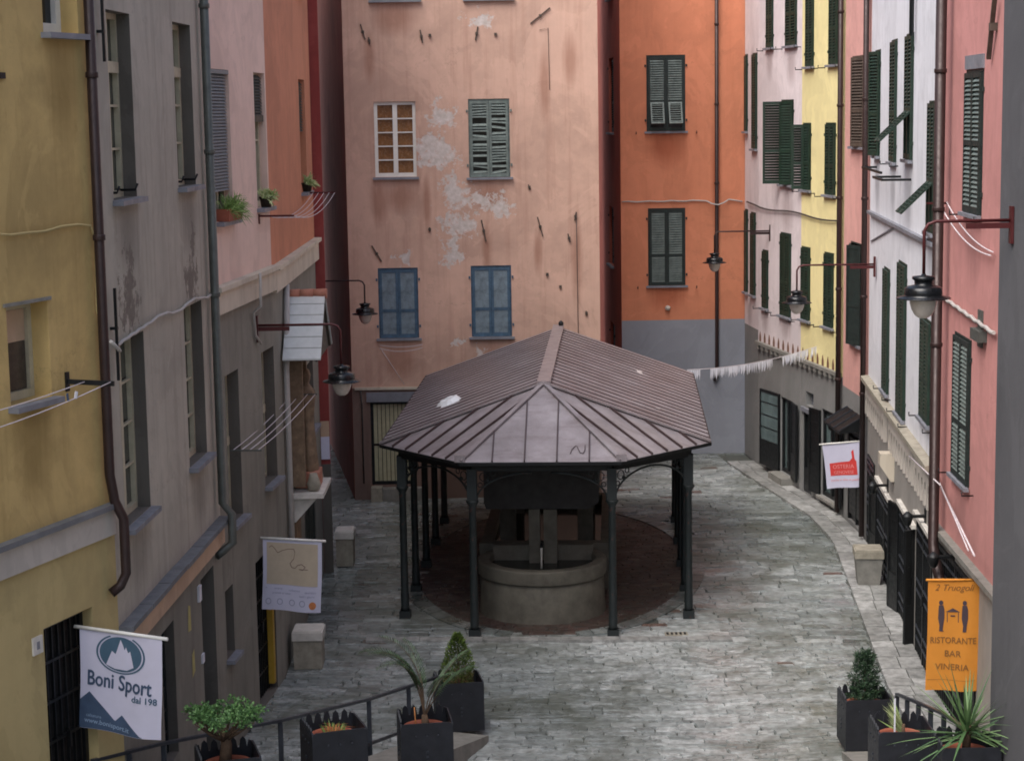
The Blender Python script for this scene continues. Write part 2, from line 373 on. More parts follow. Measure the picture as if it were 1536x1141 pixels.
# ------------------------------------------------------------------ facade with openings (local: x along, y inward, z up)
def wall(par, L0, L1, z0, z1, ops, mat, name='wall', rev=.24, Mx=None, y=0.0, rmat=None):
    m = MB()
    us = {L0, L1}; zs = {z0, z1}; cl = []
    for (a, b, c, d) in ops:
        a2, b2, c2, d2 = max(a, L0), min(b, L1), max(c, z0), min(d, z1)
        if a2 < b2 and c2 < d2:
            cl.append((a2, b2, c2, d2, a, b, c, d)); us |= {a2, b2}; zs |= {c2, d2}
    us = sorted(us); zs = sorted(zs); idx = {}
    def P(u, z):
        k = (round(u, 4), round(z, 4))
        if k not in idx: idx[k] = m.P((u, y, z))
        return idx[k]
    for i in range(len(us)-1):
        for j in range(len(zs)-1):
            cu = (us[i]+us[i+1])/2; cz = (zs[j]+zs[j+1])/2
            if any(o[0] < cu < o[1] and o[2] < cz < o[3] for o in cl): continue
            m.F([P(us[i], zs[j]), P(us[i+1], zs[j]), P(us[i+1], zs[j+1]), P(us[i], zs[j+1])])
    m.cur = 1 if rmat else 0
    for (a2, b2, c2, d2, a, b, c, d) in cl:
        if a2 == a: m.poly([(a, y, c2), (a, rev, c2), (a, rev, d2), (a, y, d2)])
        if b2 == b: m.poly([(b, y, c2), (b, y, d2), (b, rev, d2), (b, rev, c2)])
        if d2 == d: m.poly([(a2, y, d), (a2, rev, d), (b2, rev, d), (b2, y, d)])
        if c2 == c: m.poly([(a2, y, c), (b2, y, c), (b2, rev, c), (a2, rev, c)])
    return m.build(name, [mat, rmat] if rmat else mat, par, Mx)
def shell(par, pts_world, ztop, mat):
    """side and back walls through world points (b ... a) and a flat roof"""
    inv = par.matrix_basis.inverted(); m = MB(); q = [inv @ Vector((p[0], p[1], 0)) for p in pts_world]
    for a, b in zip(q, q[1:]): m.poly([(a.x, a.y, 0), (b.x, b.y, 0), (b.x, b.y, ztop), (a.x, a.y, ztop)])
    m.build('side_wall', mat, par)
    r = MB(); r.prism([(p.x, p.y, ztop) for p in q], (0, 0, .25)); r.build('roof', 'roofdeck', par)

# ------------------------------------------------------------------ shutters and windows
def slats(m, x0, x1, z0, z1, pitch=.06, th=.009, dep=.044, yc=-.02, broken=0.0):
    n = max(1, int((z1-z0)/pitch)); p = (z1-z0)/n
    for k in range(n):
        if broken and random.random() < broken*.35: continue
        zc = z0+p*(k+.5); dz = dep*.55; ty = dep*.5
        sk = (random.uniform(-.03, .03) if broken and random.random() < broken else 0)
        pts = []
        for x, s_ in ((x0, -1), (x1, 1)):
            pts.append([(x, yc-ty, zc-dz-th/2+sk*s_), (x, yc-ty, zc-dz+th/2+sk*s_), (x, yc+ty, zc+dz+th/2+sk*s_), (x, yc+ty, zc+dz-th/2+sk*s_)])
        a = [m.P(q) for q in pts[0]]; b = [m.P(q) for q in pts[1]]
        for j in range(4): m.F([a[j], a[(j+1) % 4], b[(j+1) % 4], b[j]])
        m.F(a[::-1]); m.F(b)
def leaf(w, h, kind='split', fw=.055, broken=0.0, flap=False, inset=1):
    """one shutter leaf, hinge at x=0, bottom z=0, y from -.04 to 0; material 0 frame, 1 slats/panel"""
    m = MB(); T = -.04
    m.box(0, fw, T, 0, 0, h); m.box(w-fw, w, T, 0, 0, h)
    rails = [0, h]
    if kind in ('split', 'panel'): rails = [0, h*.40, h]
    elif kind == 'half': rails = [0, h*.5, h]
    zs = []
    for k, z in enumerate(rails):
        hh = .09 if k == 0 else .07
        lo = z if k == 0 else (z-hh if k == len(rails)-1 else z-hh/2)
        m.box(fw, w-fw, T+.003, -.003, lo, lo+hh); zs.append((lo, lo+hh))
    m.cur = inset
    for k in range(len(rails)-1):
        a, b = zs[k][1], zs[k+1][0]
        if flap and k == 0: continue
        if kind == 'panel': m.box(fw, w-fw, -.026, -.012, a, b)
        else: slats(m, fw-.004, w-fw+.004, a, b, broken=broken)
    return m, (fw, w-fw, zs[0][1], zs[1][0])
def window(par, u0, u1, z0, z1, kind='split', mat='green', mat2=None, sill='slate', depth=.06, open_=(0, 0), flap=0.0, broken=0.0, Mx=None, holder=None, base=Matrix.Identity(4), name='window', sillw=.06, lintel=None):
    """closed (or partly open) louvred shutters in an opening"""
    w = u1-u0; h = z1-z0; mat2 = mat2 or mat
    m = MB(); m.box(0.001, w-.001, depth+.05, depth+.11, 0.001, h-.001)            # dark pane behind
    fr = .035
    m.cur = 1
    m.box(.001, fr, depth-.03, depth+.05, 0.001, h-.001); m.box(w-fr, w-.001, depth-.03, depth+.05, 0.001, h-.001); m.box(fr, w-fr, depth-.03, depth+.05, h-fr, h-.001)
    root = m.build(name, ['glass', mat], par, base @ Matrix.Translation((u0, 0, z0)))
    lw = (w-2*fr-.012)/2; lh = h-fr-.012
    for s in (0, 1):
        mm, win = leaf(lw, lh, kind, broken=broken, flap=bool(flap))
        if s == 0: X = Matrix.Translation((fr+.003, depth-.03, .006)) @ Matrix.Rotation(-open_[0], 4, 'Z')
        else: X = Matrix.Translation((w-fr-.003, depth-.03, .006)) @ Matrix.Rotation(open_[1], 4, 'Z') @ Matrix.Translation((-lw, 0, 0))
        lo = mm.build('shutter', [mat, mat2], root, X)
        if flap:
            fm = MB(); x0, x1, a, b = win; hh = b-a
            fm.box(x0, x0+.04, -.03, 0, -hh, 0); fm.box(x1-.04, x1, -.03, 0, -hh, 0); fm.box(x0+.04, x1-.04, -.028, -.002, -hh, -hh+.05); fm.box(x0+.04, x1-.04, -.028, -.002, -.05, 0)
            fm.cur = 1; slats(fm, x0+.036, x1-.036, -hh+.05, -.05, yc=-.015)
            fm.build('shutter_flap', [mat2 if flap < .6 else mat, mat2], root, X @ Matrix.Translation((0, -.02, b)) @ Matrix.Rotation(-flap, 4, 'X'))
    if sill:
        sm = MB(); sm.box(-sillw, w+sillw, -.09, depth-.04, -.055, -.003); sm.build('sill', sill, root)
    hm = MB()
    for s, x in ((-1, -.03), (1, w+.03)):
        for zz in (.25, h-.3): hm.box(x-.02, x+.02, -.03, .01, zz, zz+.06)
    hm.build('hinge', mat, root)
    if holder:
        hm = MB()
        for x in (-.28, w+.28): hm.tube([(x, .0, -.06), (x, -.16, -.06), (x, -.16, .0)], .012, 5)
        hm.build('shutter_holder', 'iron', root)
    return root
def casement(par, u0, u1, z0, z1, frame_mat='white_frame', pane='glass', rows=4, depth=.16, sill='slate', fw=.07, base=Matrix.Identity(4), cols=2, transom=None, name='window', sillp=.12):
    w = u1-u0; h = z1-z0; m = MB()
    m.box(.001, fw, depth, depth+.06, .001, h-.001); m.box(w-fw, w-.001, depth, depth+.06, .001, h-.001)
    m.box(fw, w-fw, depth, depth+.06, .001, fw*1.2); m.box(fw, w-fw, depth, depth+.06, h-fw, h-.001)
    for k in range(1, cols):
        x = w*k/cols; m.box(x-fw*.7, x+fw*.7, depth-.012, depth+.05, fw*1.2, h-fw)
    for k in range(1, rows):
        z = fw+(h-2*fw)*k/rows; m.box(fw, w-fw, depth+.008, depth+.045, z-.014, z+.014)
    if transom: m.box(fw, w-fw, depth-.02, depth+.058, transom-.06, transom+.06)
    root = m.build(name, frame_mat, par, base @ Matrix.Translation((u0, 0, z0)))
    p = MB(); p.box(.002, w-.002, depth+.062, depth+.1, .002, h-.002); p.build('pane', pane, root)
    if sill:
        sm = MB(); sm.box(-.05, w+.05, -sillp, depth-.004, -.06, -.003); sm.build('sill', sill, root)
    return root
def door(par, u0, u1, z0, z1, kind='grille', mat='iron', depth=.12, base=Matrix.Identity(4), name='door', lintel=None):
    w = u1-u0; h = z1-z0; m = MB(); back = MB()
    back.box(.001, w-.001, depth+.07, depth+.12, 0, h-.001)
    m.box(.001, .06, depth, depth+.07, 0, h-.001); m.box(w-.06, w-.001, depth, depth+.07, 0, h-.001); m.box(.06, w-.06, depth, depth+.07, h-.07, h-.001)
    if kind == 'grille':
        n = max(4, int(w/.11))
        for k in range(1, n):
            x = w*k/n; m.box(x-.01, x+.01, depth+.01, depth+.04, 0.01, h-.07)
        for k in range(1, 6):
            z = h*k/6; m.box(.06, w-.06, depth+.005, depth+.045, z-.015, z+.015)
        pane = 'dark'
    elif kind == 'slatted':
        n = 9
        for k in range(n):
            x0 = .06+(w-.12)*k/n; m.cur = 1; m.box(x0+.008, x0+(w-.12)/n-.008, depth+.015, depth+.05, .09, h-.07)
        m.cur = 0; m.box(.06, w-.06, depth, depth+.06, .02, .09); m.box(.06, w-.06, depth+.006, depth+.056, h*.47, h*.47+.05)
        pane = 'dark'
    elif kind == 'gate':
        n = max(4, int(w/.14)); m.box(w/2-.04, w/2+.04, depth-.004, depth+.07, 0, h-.07)
        for k in range(1, n):
            x = w*k/n; m.box(x-.012, x+.012, depth+.01, depth+.04, .01, h-.07)
        m.cur = 2
        for f in (.12, .2, .47, .55, .84, .92): m.box(.06, w-.06, depth-.012, depth+.012, h*f-.012, h*f+.012)
        m.cur = 0; pane = 'dark'
    elif kind == 'glazed':
        m.box(.06, w-.06, depth, depth+.06, 0, h*.3); m.box(w/2-.03, w/2+.03, depth-.004, depth+.06, h*.3, h-.07)
        pane = 'glass_pale'
    else:
        for k in range(2):
            for (a, b) in ((.08, .42), (.48, .92)):
                x0 = .06+(w-.12)*k/2+.05; x1 = .06+(w-.12)*(k+1)/2-.05
                m.box(x0, x1, depth+.01, depth+.05, h*a, h*b)
        m.box(w/2-.012, w/2+.012, depth+.004, depth+.07, 0.02, h-.07)
        pane = mat
    root = m.build(name, [mat, 'creamdoor', 'rail'], par, base @ Matrix.Translation((u0, 0, z0)))
    back.build('door_panel' if pane != 'glass_pale' else 'pane', pane, root)
    hd = MB(); hd.box(w*.56, w*.6, depth-.04, depth, h*.45, h*.52); hd.build('handle', 'iron', root)
    return root
def pipe(par, pts, r=.055, mat='brownmetal', name='drainpipe', clips=True):
    m = MB(); m.tube(pts, r, 10)
    o = m.build(name, mat, par)
    if clips:
        c = MB(); a, b = Vector(pts[0]), Vector(pts[1]); L = (a-b).length
        for k in range(1, max(2, int(L/2.2))+1):
            p = a.lerp(b, k/(int(L/2.2)+1.5)); c.lathe([(r+.012, -.03), (r+.014, -.02), (r+.014, .02), (r+.012, .03)], 10, p)
        c.build('pipe_clip', mat, o)
    return o
def sag(a, b, s, n=14):
    a = Vector(a); b = Vector(b)
    return [a.lerp(b, k/n) - Vector((0, 0, 4*s*(k/n)*(1-k/n))) for k in range(n+1)]

# ------------------------------------------------------------------ plan of the square (metres)
YA = (-8.482, 8.2); G0 = (-4.33, 20.2); P0 = (-4.09, 26.0); O0 = (-3.75, 29.9); O1 = (-3.78, 36.9)
ZT = 15.5
def bld(name, label, a, b, cat='building'):
    return thing(name, label, cat, frame(a, b)), length(a, b)

# ---- yellow house (left front)
B, L = bld('yellow_house', 'yellow ochre house at the left edge with a white string course and brown drainpipe', YA, G0)
ops = [(11.79, 12.44, 9.87, 11.15), (10.89, 11.62, 6.22, 7.2), (11.25, 12.18, 1.3, 3.88)]
wall(B, 0, L, 4.75, ZT, ops, 'yellow'); wall(B, 0, L, 0, 4.75, ops, 'yellow_lower', 'lower_wall')
shell(B, [G0, (G0[0]-6.2, G0[1]+2.3), (YA[0]-6, YA[1]+2), YA], ZT, 'yellow')
casement(B, *ops[0], 'white_frame', rows=1, cols=1, depth=.2, fw=.09)
w0 = casement(B, *ops[1], 'cream_frame', rows=1, cols=1, depth=.2, fw=.07)
m = MB(); m.box(.075, .655, .235, .255, .58, .9); m.build('roller_blind', 'buff', w0); m = MB(); m.box(.075, .655, .24, .258, .09, .575); m.build('curtain', 'wornbrown', w0)
m = MB(); m.box(10.84, 11.67, -.02, 0, 7.2, 7.235); m.build('lintel', 'ledge', B)
door(B, *ops[2], 'grille')
m = MB(); m.box(0, L-.04, -.05, 0.0, 4.57, 4.86); m.build('string_course', 'whitepl', B)
m = MB(); m.box(0, L-.03, -.11, 0.0, 4.863, 4.92); m.build('cornice', 'lead', B)
pipe(B, [(L-.17, -.09, 14.5), (L-.19, -.09, 5.25), (L-.13, -.1, 4.95), (L-.08, -.17, 4.75), (L-.08, -.17, 4.15), (L-.12, -.12, 4.02), (L-.2, -.05, 3.95)], .054)
m = MB(); m.box(11.03, 11.2, -.02, 0, 3.66, 3.84); m.build('number_plaque', 'marble', B)
m = MB(); m.box(11.09, 11.14, -.024, -.0205, 3.71, 3.79); m.build('house_number', 'slate', B)
m = MB(); m.box(10.96, 11.05, -.03, 0, 9.4, 9.46); m.build('wall_vent', 'iron', B)
cab = MB(); cab.M = frame(YA, G0)
cab.tube([(7, -.03, 7.97)]+[(7+5.5*k/18, -.035, 7.92-.012*(k % 2)-.02*sin(k)) for k in range(1, 18)]+[(12.45, -.03, 7.9), (12.53, -.03, 7.75), (12.5, -.03, 7.0), (12.6, -.05, 6.75)], .014, 6)
tag(cab.build('cable', 'yellow_lower'), 'yellow painted cable pinned across the yellow ochre wall', 'cable')
br = thing('clothesline_bracket', 'black iron clothesline arm on the yellow house beside the brown drainpipe', 'clothesline', frame(YA, G0) @ Matrix.Translation((11.9, 0, 6.33)))
m = MB(); m.box(-.03, .03, -.02, 0, -.1, .1); m.bar((0, -.02, 0), (.1, -.5, -.02), .03, .05); m.build('arm', 'iron', br)
m = MB(); m.tube(sag((.1, -.47, .0), (-5, -.6, -.05), .12), .006, 5); m.tube(sag((.02, -.2, .0), (-5, -.3, .1), .1), .006, 5); m.build('line', 'rope', br)
for k, (xx, mt) in enumerate(((-.62, 'paper'), (-.75, 'ink_navy'))):
    m = MB(); m.bar((xx, -.485, -.07), (xx+.02*(1-2*k), -.49, -.02+.02), .014, .03); m.build('peg', mt, br)

# ---- taupe house
B, L = bld('taupe_house', 'taupe grey plastered house with deep tall windows, second from the left', G0, P0)
ops = [(.62, 1.7, 8.12, 10.17), (3.95, 5.02, 8.13, 10.19), (.5, 1.72, 4.5, 6.57), (3.95, 5.08, 4.54, 6.6), (4.32, 5.2, 0.02, 2.96), (1.95, 2.65, 1.2, 2.88),
       (.62, 1.7, 11.8, 13.8), (3.95, 5.02, 11.8, 13.8)]
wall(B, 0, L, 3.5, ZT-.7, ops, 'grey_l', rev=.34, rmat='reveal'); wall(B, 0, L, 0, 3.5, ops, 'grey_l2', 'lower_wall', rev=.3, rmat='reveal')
shell(B, [P0, (P0[0]-6, P0[1]), (G0[0]-6, G0[1]), G0], ZT-.7, 'grey_l')
for o in (ops[0], ops[1], ops[2], ops[3], ops[6], ops[7]):
    casement(B, *o, 'cream_frame', rows=4, cols=2, depth=.15, fw=.065, transom=1.45 if o[3] > 9 else None)
m = MB()
for u in (.7, 1.55, 4.05, 4.9): m.tube([(u, .2, 8.2), (u, -.02, 8.2), (u, -.05, 8.27)], .015, 5)
m.build('window_hook', 'iron', B)
door(B, *ops[4], 'panel', 'green2', depth=.2)
door(B, *ops[5], 'grille', 'post', name='window_grille')
m = MB()
for k in range(6): m.box(L*k/6+.004, L*(k+1)/6-.004-(.06 if k == 5 else 0), -.16-.004*(k % 2), 0, 3.46+.003*(k % 3), 3.52+.003*(k % 3))
m.build('string_course', 'lead', B)
m = MB(); m.box(.02, L-.08, -.07, 0, 3.16, 3.455); m.build('band', 'buff', B)
pipe(B, [(L-.3, -.1, 14.3), (L-.3, -.1, 3.75), (L-.3, -.22, 3.6), (L-.3, -.22, 3.2), (L-.35, -.1, 3.1), (L-.45, -.02, 3.05)], .06, 'greymetal')
m = MB(); m.box(4.1, 4.24, -.03, 0, 2.72, 2.93); m.box(4.18, 4.3, -.025, 0, 1.87, 1.99); m.build('plaque', 'paper', B)
m = MB(); m.poly([(3.45, -.004, 2.5), (3.64, -.004, 2.48), (3.62, -.004, 2.8), (3.5, -.004, 2.84)]); m.poly([(3.6, -.004, 1.85), (3.78, -.004, 1.9), (3.76, -.004, 2.2), (3.62, -.004, 2.15)]); m.build('torn_poster', 'yellowpaper', B)
m = MB(); m.box(.22, .25, -.08, -.05, 9.6, 14.5); m.box(.2, .27, -.08, 0, 9.9, 9.93); m.box(.21, .24, -.08, -.05, 6.2, 7.2); m.box(.2, .26, -.08, 0, 6.75, 6.78); m.build('iron_bracket', 'iron', B)
cab = MB(); cab.M = frame(G0, P0)
pts = [Vector((-.25, -.12, 6.68))]+[Vector((0.05+1.9*k/10-.05, -.05-.1*(k == 0), 6.55+.09*(k/10)**.8+.012*(k % 2))) for k in range(11)]+[Vector((2.0+3.75*k/14, -.05, 6.64+.03*sin(k*.9)+.012*(k % 2))) for k in range(1, 15)]
cab.tube(pts, .02, 6)
tag(cab.build('cable', 'cable'), 'thick pale cable bundle running along the taupe wall under the upper windows', 'cable')

# ---- pale pink house
B, L = bld('pink_house', 'pale pink house with roller blind and potted plants, grey below its cream cornice', P0, O0)
ops = [(.42, 1.45, 7.56, 9.66), (3.06, 3.84, 7.62, 9.66), (.55, 1.38, 3.25, 5.39), (2.95, 3.85, 3.34, 5.42), (.1, .58, 1.42, 2.4), (2.05, 3.35, .02, 2.34),
       (.42, 1.45, 11.2, 13.2), (3.06, 3.84, 11.2, 13.2)]
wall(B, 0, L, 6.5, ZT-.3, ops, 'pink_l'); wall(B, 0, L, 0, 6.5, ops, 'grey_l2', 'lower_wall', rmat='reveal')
shell(B, [O0, (O0[0]-6, O0[1]+.5), (P0[0]-6, P0[1]+.5), P0], ZT-.3, 'pink_l')
w0 = casement(B, *ops[0], 'cream_frame', rows=2, depth=.11)
m = MB(); slats(m, .03, .99, .42, 2.05, .045, .012, .05, .06); m.box(0.0, 1.03, .0, .12, 2.04, 2.095); m.build('roller_blind', 'blind', w0)
w1 = casement(B, *ops[1], 'cream_frame', rows=2, depth=.11)
m = MB(); slats(m, .03, .75, 1.4, 2.0, .045, .012, .05, .07); m.box(.02, .76, .03, .13, 1.3, 1.4); m.build('roller_blind', 'green2', w1)
for o in (ops[6], ops[7]): window(B, *o, mat='green')
for o in ops[2:4]: casement(B, *o, 'cream_frame', rows=2, cols=2, depth=.17, fw=.05, transom=1.1)
casement(B, *ops[4], 'white_frame', rows=1, cols=1, depth=.2, sill='slate')
dr = door(B, *ops[5], 'grille', 'iron')
m = MB(); m.box(1.16, 1.28, .02, .11, .1, 1.95); m.build('door_jamb', 'yellowpaint', dr)
m = MB(); m.box(0, L+.02, -.08, 0, 6.3, 6.62); m.build('cornice_band', 'cream', B)
m = MB(); m.box(0, L+.02, -.14, 0, 6.623, 6.69); m.build('cornice', 'cream', B)
m = MB(); m.tube([(2.3, -.17, 6.7), (2.33, -.16, 6.2), (2.36, -.04, 6.1), (2.45, -.04, 5.75), (2.7, -.06, 5.6)], .02, 6); tag(m.build('conduit', 'cable', B))

# ---- worn orange house
B, L = bld('orange_house', 'narrow worn orange house above the wall shrine, between pale pink and red walls', O0, O1)
ops = [(4.88, 5.95, 7.62, 9.66), (4.85, 5.95, 3.2, 4.46), (3.7, 5.6, .02, 2.25), (4.88, 5.95, 11.2, 13.2)]
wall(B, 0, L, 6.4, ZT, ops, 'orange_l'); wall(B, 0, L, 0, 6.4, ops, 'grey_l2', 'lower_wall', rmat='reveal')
shell(B, [O1, (O1[0]-6, O1[1]), (O0[0]-6, O0[1]+.5), O0], ZT, 'orange_l')
w0 = casement(B, *ops[0], 'cream_frame', rows=2, depth=.11)
m = MB(); slats(m, .03, 1.04, 1.1, 2.0, .05, .012, .05, .07); m.build('roller_blind', 'green2', w0)
casement(B, *ops[1], 'cream_frame', rows=2, depth=.15)
door(B, *ops[2], 'panel', 'green2', depth=.02); window(B, *ops[3], mat='green')
m = MB(); m.box(-.02, L, -.08, 0, 6.25, 6.6); m.build('cornice_band', 'cream', B)
m = MB(); m.box(-.02, L, -.14, 0, 6.603, 6.67); m.build('cornice', 'cream', B)
m = MB(); m.tube([(1.55, -.05, 6.24), (1.2, -.07, 5.6), (.95, -.07, 4.9), (.95, -.07, 1.4)], .05, 8); m.build('conduit', 'cable', B)

# ---- red house end and alley
R0 = (-3.78, 36.95); R1 = (-3.6, 36.98)
B, L = bld('red_house', 'thin visible end of a deep red house at the alley mouth', R0, R1)
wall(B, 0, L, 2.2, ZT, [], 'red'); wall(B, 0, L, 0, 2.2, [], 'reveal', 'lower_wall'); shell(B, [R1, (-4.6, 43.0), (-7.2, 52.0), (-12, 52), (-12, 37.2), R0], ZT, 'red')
m = MB(); m.M = frame(R0, R1); m.box(.0, .17, -.02, -.005, 2.3, 2.75); m.cur = 1; m.box(.0, .17, -.02, -.005, 2.752, 3.06)
tag(m.build('poster', ['cloth', 'buff']), 'white and buff poster on the red house end above the alley', 'poster')

# ---- salmon house
S0 = (-3.75, 44.2); S1 = (2.08, 44.2); SB = (-5.15, 52.6)
B, L = bld('salmon_house', 'tall salmon house with peeling plaster facing the square behind the canopy', S0, S1)
ops = [(.67, 1.63, 7.57, 9.29), (2.84, 3.79, 7.53, 9.32), (.67, 1.6, 3.83, 5.47), (2.83, 3.77, 3.83, 5.49), (.41, 1.4, .34, 2.33), (.68, 1.76, 11.58, 13.4), (2.83, 3.88, 11.58, 13.4)]
wall(B, 0, L, 2.66, ZT, ops, 'salmon', rev=.18)
wall(B, 0, L, 0, 2.66, ops, 'salmon_base', 'lower_wall')
shell(B, [S1, (1.7, 55), SB, S0], ZT, 'salmon_side')
w0 = casement(B, *ops[0], 'white_frame', 'glass_warm', rows=5, cols=2, depth=.06, sill='slate', fw=.075, sillp=.08)
window(B, *ops[1], mat='greygreen', kind='half', sill='slate', broken=.5, depth=.05)
window(B, *ops[2], mat='blue', mat2='blue_panel', kind='panel', sill='slate', depth=.05)
window(B, *ops[3], mat='blue', mat2='blue_panel', kind='panel', sill='slate', depth=.05)
for o in ops[5:7]: window(B, *o, mat='greygreen', sill='slate', depth=.05)
door(B, *ops[4], 'slatted', 'iron', depth=.08)
m = MB(); m.box(.33, 1.5, -.06, 0, 2.335, 2.56); m.build('lintel', 'slate', B)
m = MB(); m.box(.06, 1.75, -.05, 0, 2.62, 2.68); m.build('ledge', 'cream', B)
m = MB(); m.box(.4, .66, -.28, 0, 0, .33); m.cur = 1; m.box(.665, 1.6, -.25, 0, 0, .3); m.build('doorstep', ['stone', 'ledge'], B)
m = MB()
for (u, z, du, dz) in ((.42, 11.05, .1, -.35), (1.78, 10.9, .05, -.3), (3.1, 10.95, -.06, -.3), (4.3, 11.0, .45, .35), (.55, 6.0, .22, -.38), (3.1, 6.55, .1, -.5), (4.4, 6.6, .12, -.45), (5.1, 6.2, .05, -.2), (.6, 10.75, .02, -.15), (2.0, 10.8, 0, -.05), (3.5, 10.8, 0, -.05), (4.2, 7.35, .04, -.12), (5.3, 6.7, -.04, -.2), (1.9, 6.4, .0, -.1), (4.9, 5.0, .02, -.05), (4.6, 5.3, .02, -.06), (5.5, 4.4, .02, -.1)):
    m.bar((u, -.02, z), (u+du, -.02, z+dz), .03, .025); m.box(u+du/2-.03, u+du/2+.03, -.05, 0, z+dz/2-.03, z+dz/2+.03)
m.build('wall_anchor', 'wornbrown', B)
m = MB(); m.tube([(.2, -.03, 2.6), (.22, -.03, 2.2), (.22, -.03, .4)], .02, 6); m.tube([(5.3, -.02, 6.6), (5.32, -.02, 3.0)], .008, 5); m.tube([(4.5, -.02, 10.85), (4.7, -.02, 10.9), (4.72, -.02, 9.5)], .006, 5); m.build('conduit', 'cable_d', B)

# ---- orange house by the corner
Q0 = (2.9, 49.6); Q1 = (6.12, 49.6); QS = (2.58, 59.5)
B, L = bld('orange_house', 'bright orange house with a blue grey base in the far right corner', Q0, Q1)
ops = [(.68, 1.68, 8.46, 10.4), (.7, 1.67, 4.47, 6.48), (.68, 1.68, 12.3, 14.2)]
wall(B, 0, L, 3.56, ZT, ops, 'orange', rev=.16); wall(B, 0, L, 0, 3.56, [], 'bluegrey', 'lower_wall')
inv = B.matrix_basis.inverted(); FS = inv @ frame(QS, Q0); LS = length(QS, Q0)
sops = [(LS-3.4, LS-1.9, 8.42, 10.42), (LS-3.6, LS-2.2, 4.8, 6.4), (LS-3.5, LS-2, 1.4, 3.2), (LS-3.4, LS-1.9, 12, 14)]
wall(B, 0, LS, 0, ZT, sops, 'orange_side', 'alley_wall', .2, FS)
for o in sops: window(B, *o, mat='green2', base=FS, depth=.14)
shell(B, [Q1, (6.3, 59), QS], ZT, 'orange')
window(B, *ops[0], mat='green2', mat2='greygreen', flap=.55, depth=.02, holder=True)
w1 = window(B, *ops[1], mat='green2', mat2='greygreen', depth=.02, holder=True)
pipe(B, [(2.48, -.09, 15.2), (2.48, -.09, 2.05), (2.42, -.06, 1.95)], .05)
m = MB(); m.lathe([(.0, -.05), (.06, -.03), (.08, .03), (.05, .07), (0, .09)], 10, (1.2, -.05, 3.86), False); m.build('wall_light', 'lampglass', B)
cab = MB(); cab.M = frame(Q0, Q1)
cab.tube([(.02+2.2*k/12, -.04, 6.66+.012*sin(k*2)) for k in range(13)]+[(2.35, -.16, 6.58), (2.5, -.17, 6.55), (2.65, -.15, 6.6), (2.8, -.05, 6.68), (3.15, -.05, 6.62)], .02, 6)
tag(cab.build('cable', 'cable'), 'cable crossing the bright orange front between its two windows', 'cable')

# ---- lilac and lemon terrace (right)
W0 = (6.11, 49.5); W1 = (6.246, 47.85); W2 = (7.28, 41.5); W3 = (7.37, 39.0); W4 = (6.51, 28.9); W5 = (6.25, 22.4)
B, L = bld('lilac_house', 'pale lilac house with dark green shutters, right of the bright orange house', W1, W2)
SPL = 3.45
ops = [(.65, 1.22, 10.46, 12.3), (2.2, 3.06, 10.45, 12.3), (1.86, 2.84, 7.2, 9.2), (.36, .86, 4.08, 5.53), (1.85, 2.7, 4.05, 6.05), (1.9, 2.9, .2, 2.05), (3.86, 4.42, 2.13, 2.45), (3.67, 4.3, .05, 1.95), (5.0, 6.24, .22, 2.22)]
low = 3.12
wall(B, 0, SPL, low, ZT, ops, 'pinkwhite', rev=.2)
wall(B, 0, SPL, 0, low, ops, 'grey_r', 'lower_wall')
F0 = B.matrix_basis.inverted() @ frame(W0, W1); L0 = length(W0, W1)
o0 = [(.03, .35, 8.43, 10.38), (.95, 1.5, 8.0, 10.38), (.05, .4, 4.3, 6.44), (.8, 1.35, 4.3, 6.4)]
wall(B, 0, L0, 3.46, ZT, o0, 'pinkwhite', 'wall', .2, F0); wall(B, 0, L0, 0, 3.46, [], 'grey_r', 'lower_wall', .2, F0)
for o in o0: window(B, *o, mat='green', base=F0, depth=.02)
shell(B, [(W1[0]+1.032*3.45/6.434, W1[1]-6.35*3.45/6.434), (13, 47), (13, 50), W0], ZT, 'pinkwhite')
for o in (ops[0], ops[1]): window(B, *o, mat='green', depth=.03, holder=True)
window(B, *ops[2], mat='green', kind='split', open_=(radians(105), radians(25)), depth=.03)
window(B, *ops[3], mat='green', depth=.03, holder=True); window(B, *ops[4], mat='green', depth=.03, holder=True)
casement(B, *ops[5], 'iron', 'glass_pale', rows=1, cols=2, depth=.04, sill=None, name='shop_window')
def leaf_door(par, x, z, w, h, ang, base=Matrix.Identity(4), mat='iron', panes=True, side=0):
    ang = abs(ang)*(1 if side else -1)
    m = MB(); m.box(0, .05, -.05, 0, 0, h); m.box(w-.05, w, -.05, 0, 0, h); m.box(.05, w-.05, -.045, -.005, 0, h*.34); m.box(.05, w-.05, -.045, -.005, h-.06, h)
    for k in range(1, 4): m.box(.05, w-.05, -.035, -.015, h*.34+(h*.66)*k/4-.012, h*.34+(h*.66)*k/4+.012)
    o = m.build('folding_shutter', mat, par, base @ Matrix.Translation((x, -.01, z)) @ Matrix.Rotation(ang, 4, 'Z') @ Matrix.Translation((-w*side, 0, 0)))
    p = MB(); p.box(.05, w-.05, -.028, -.02, h*.34, h-.06); p.build('pane', 'glass_pale' if panes else mat, o)
    return o
leaf_door(B, 1.9, .2, 1.1, 1.9, radians(-8), side=1); leaf_door(B, 2.9, .2, .55, 1.85, radians(6), panes=False)
m = MB(); m.box(1.85, 2.95, -.3, 0, 0, .19); m.build('doorstep', 'ledge', B)

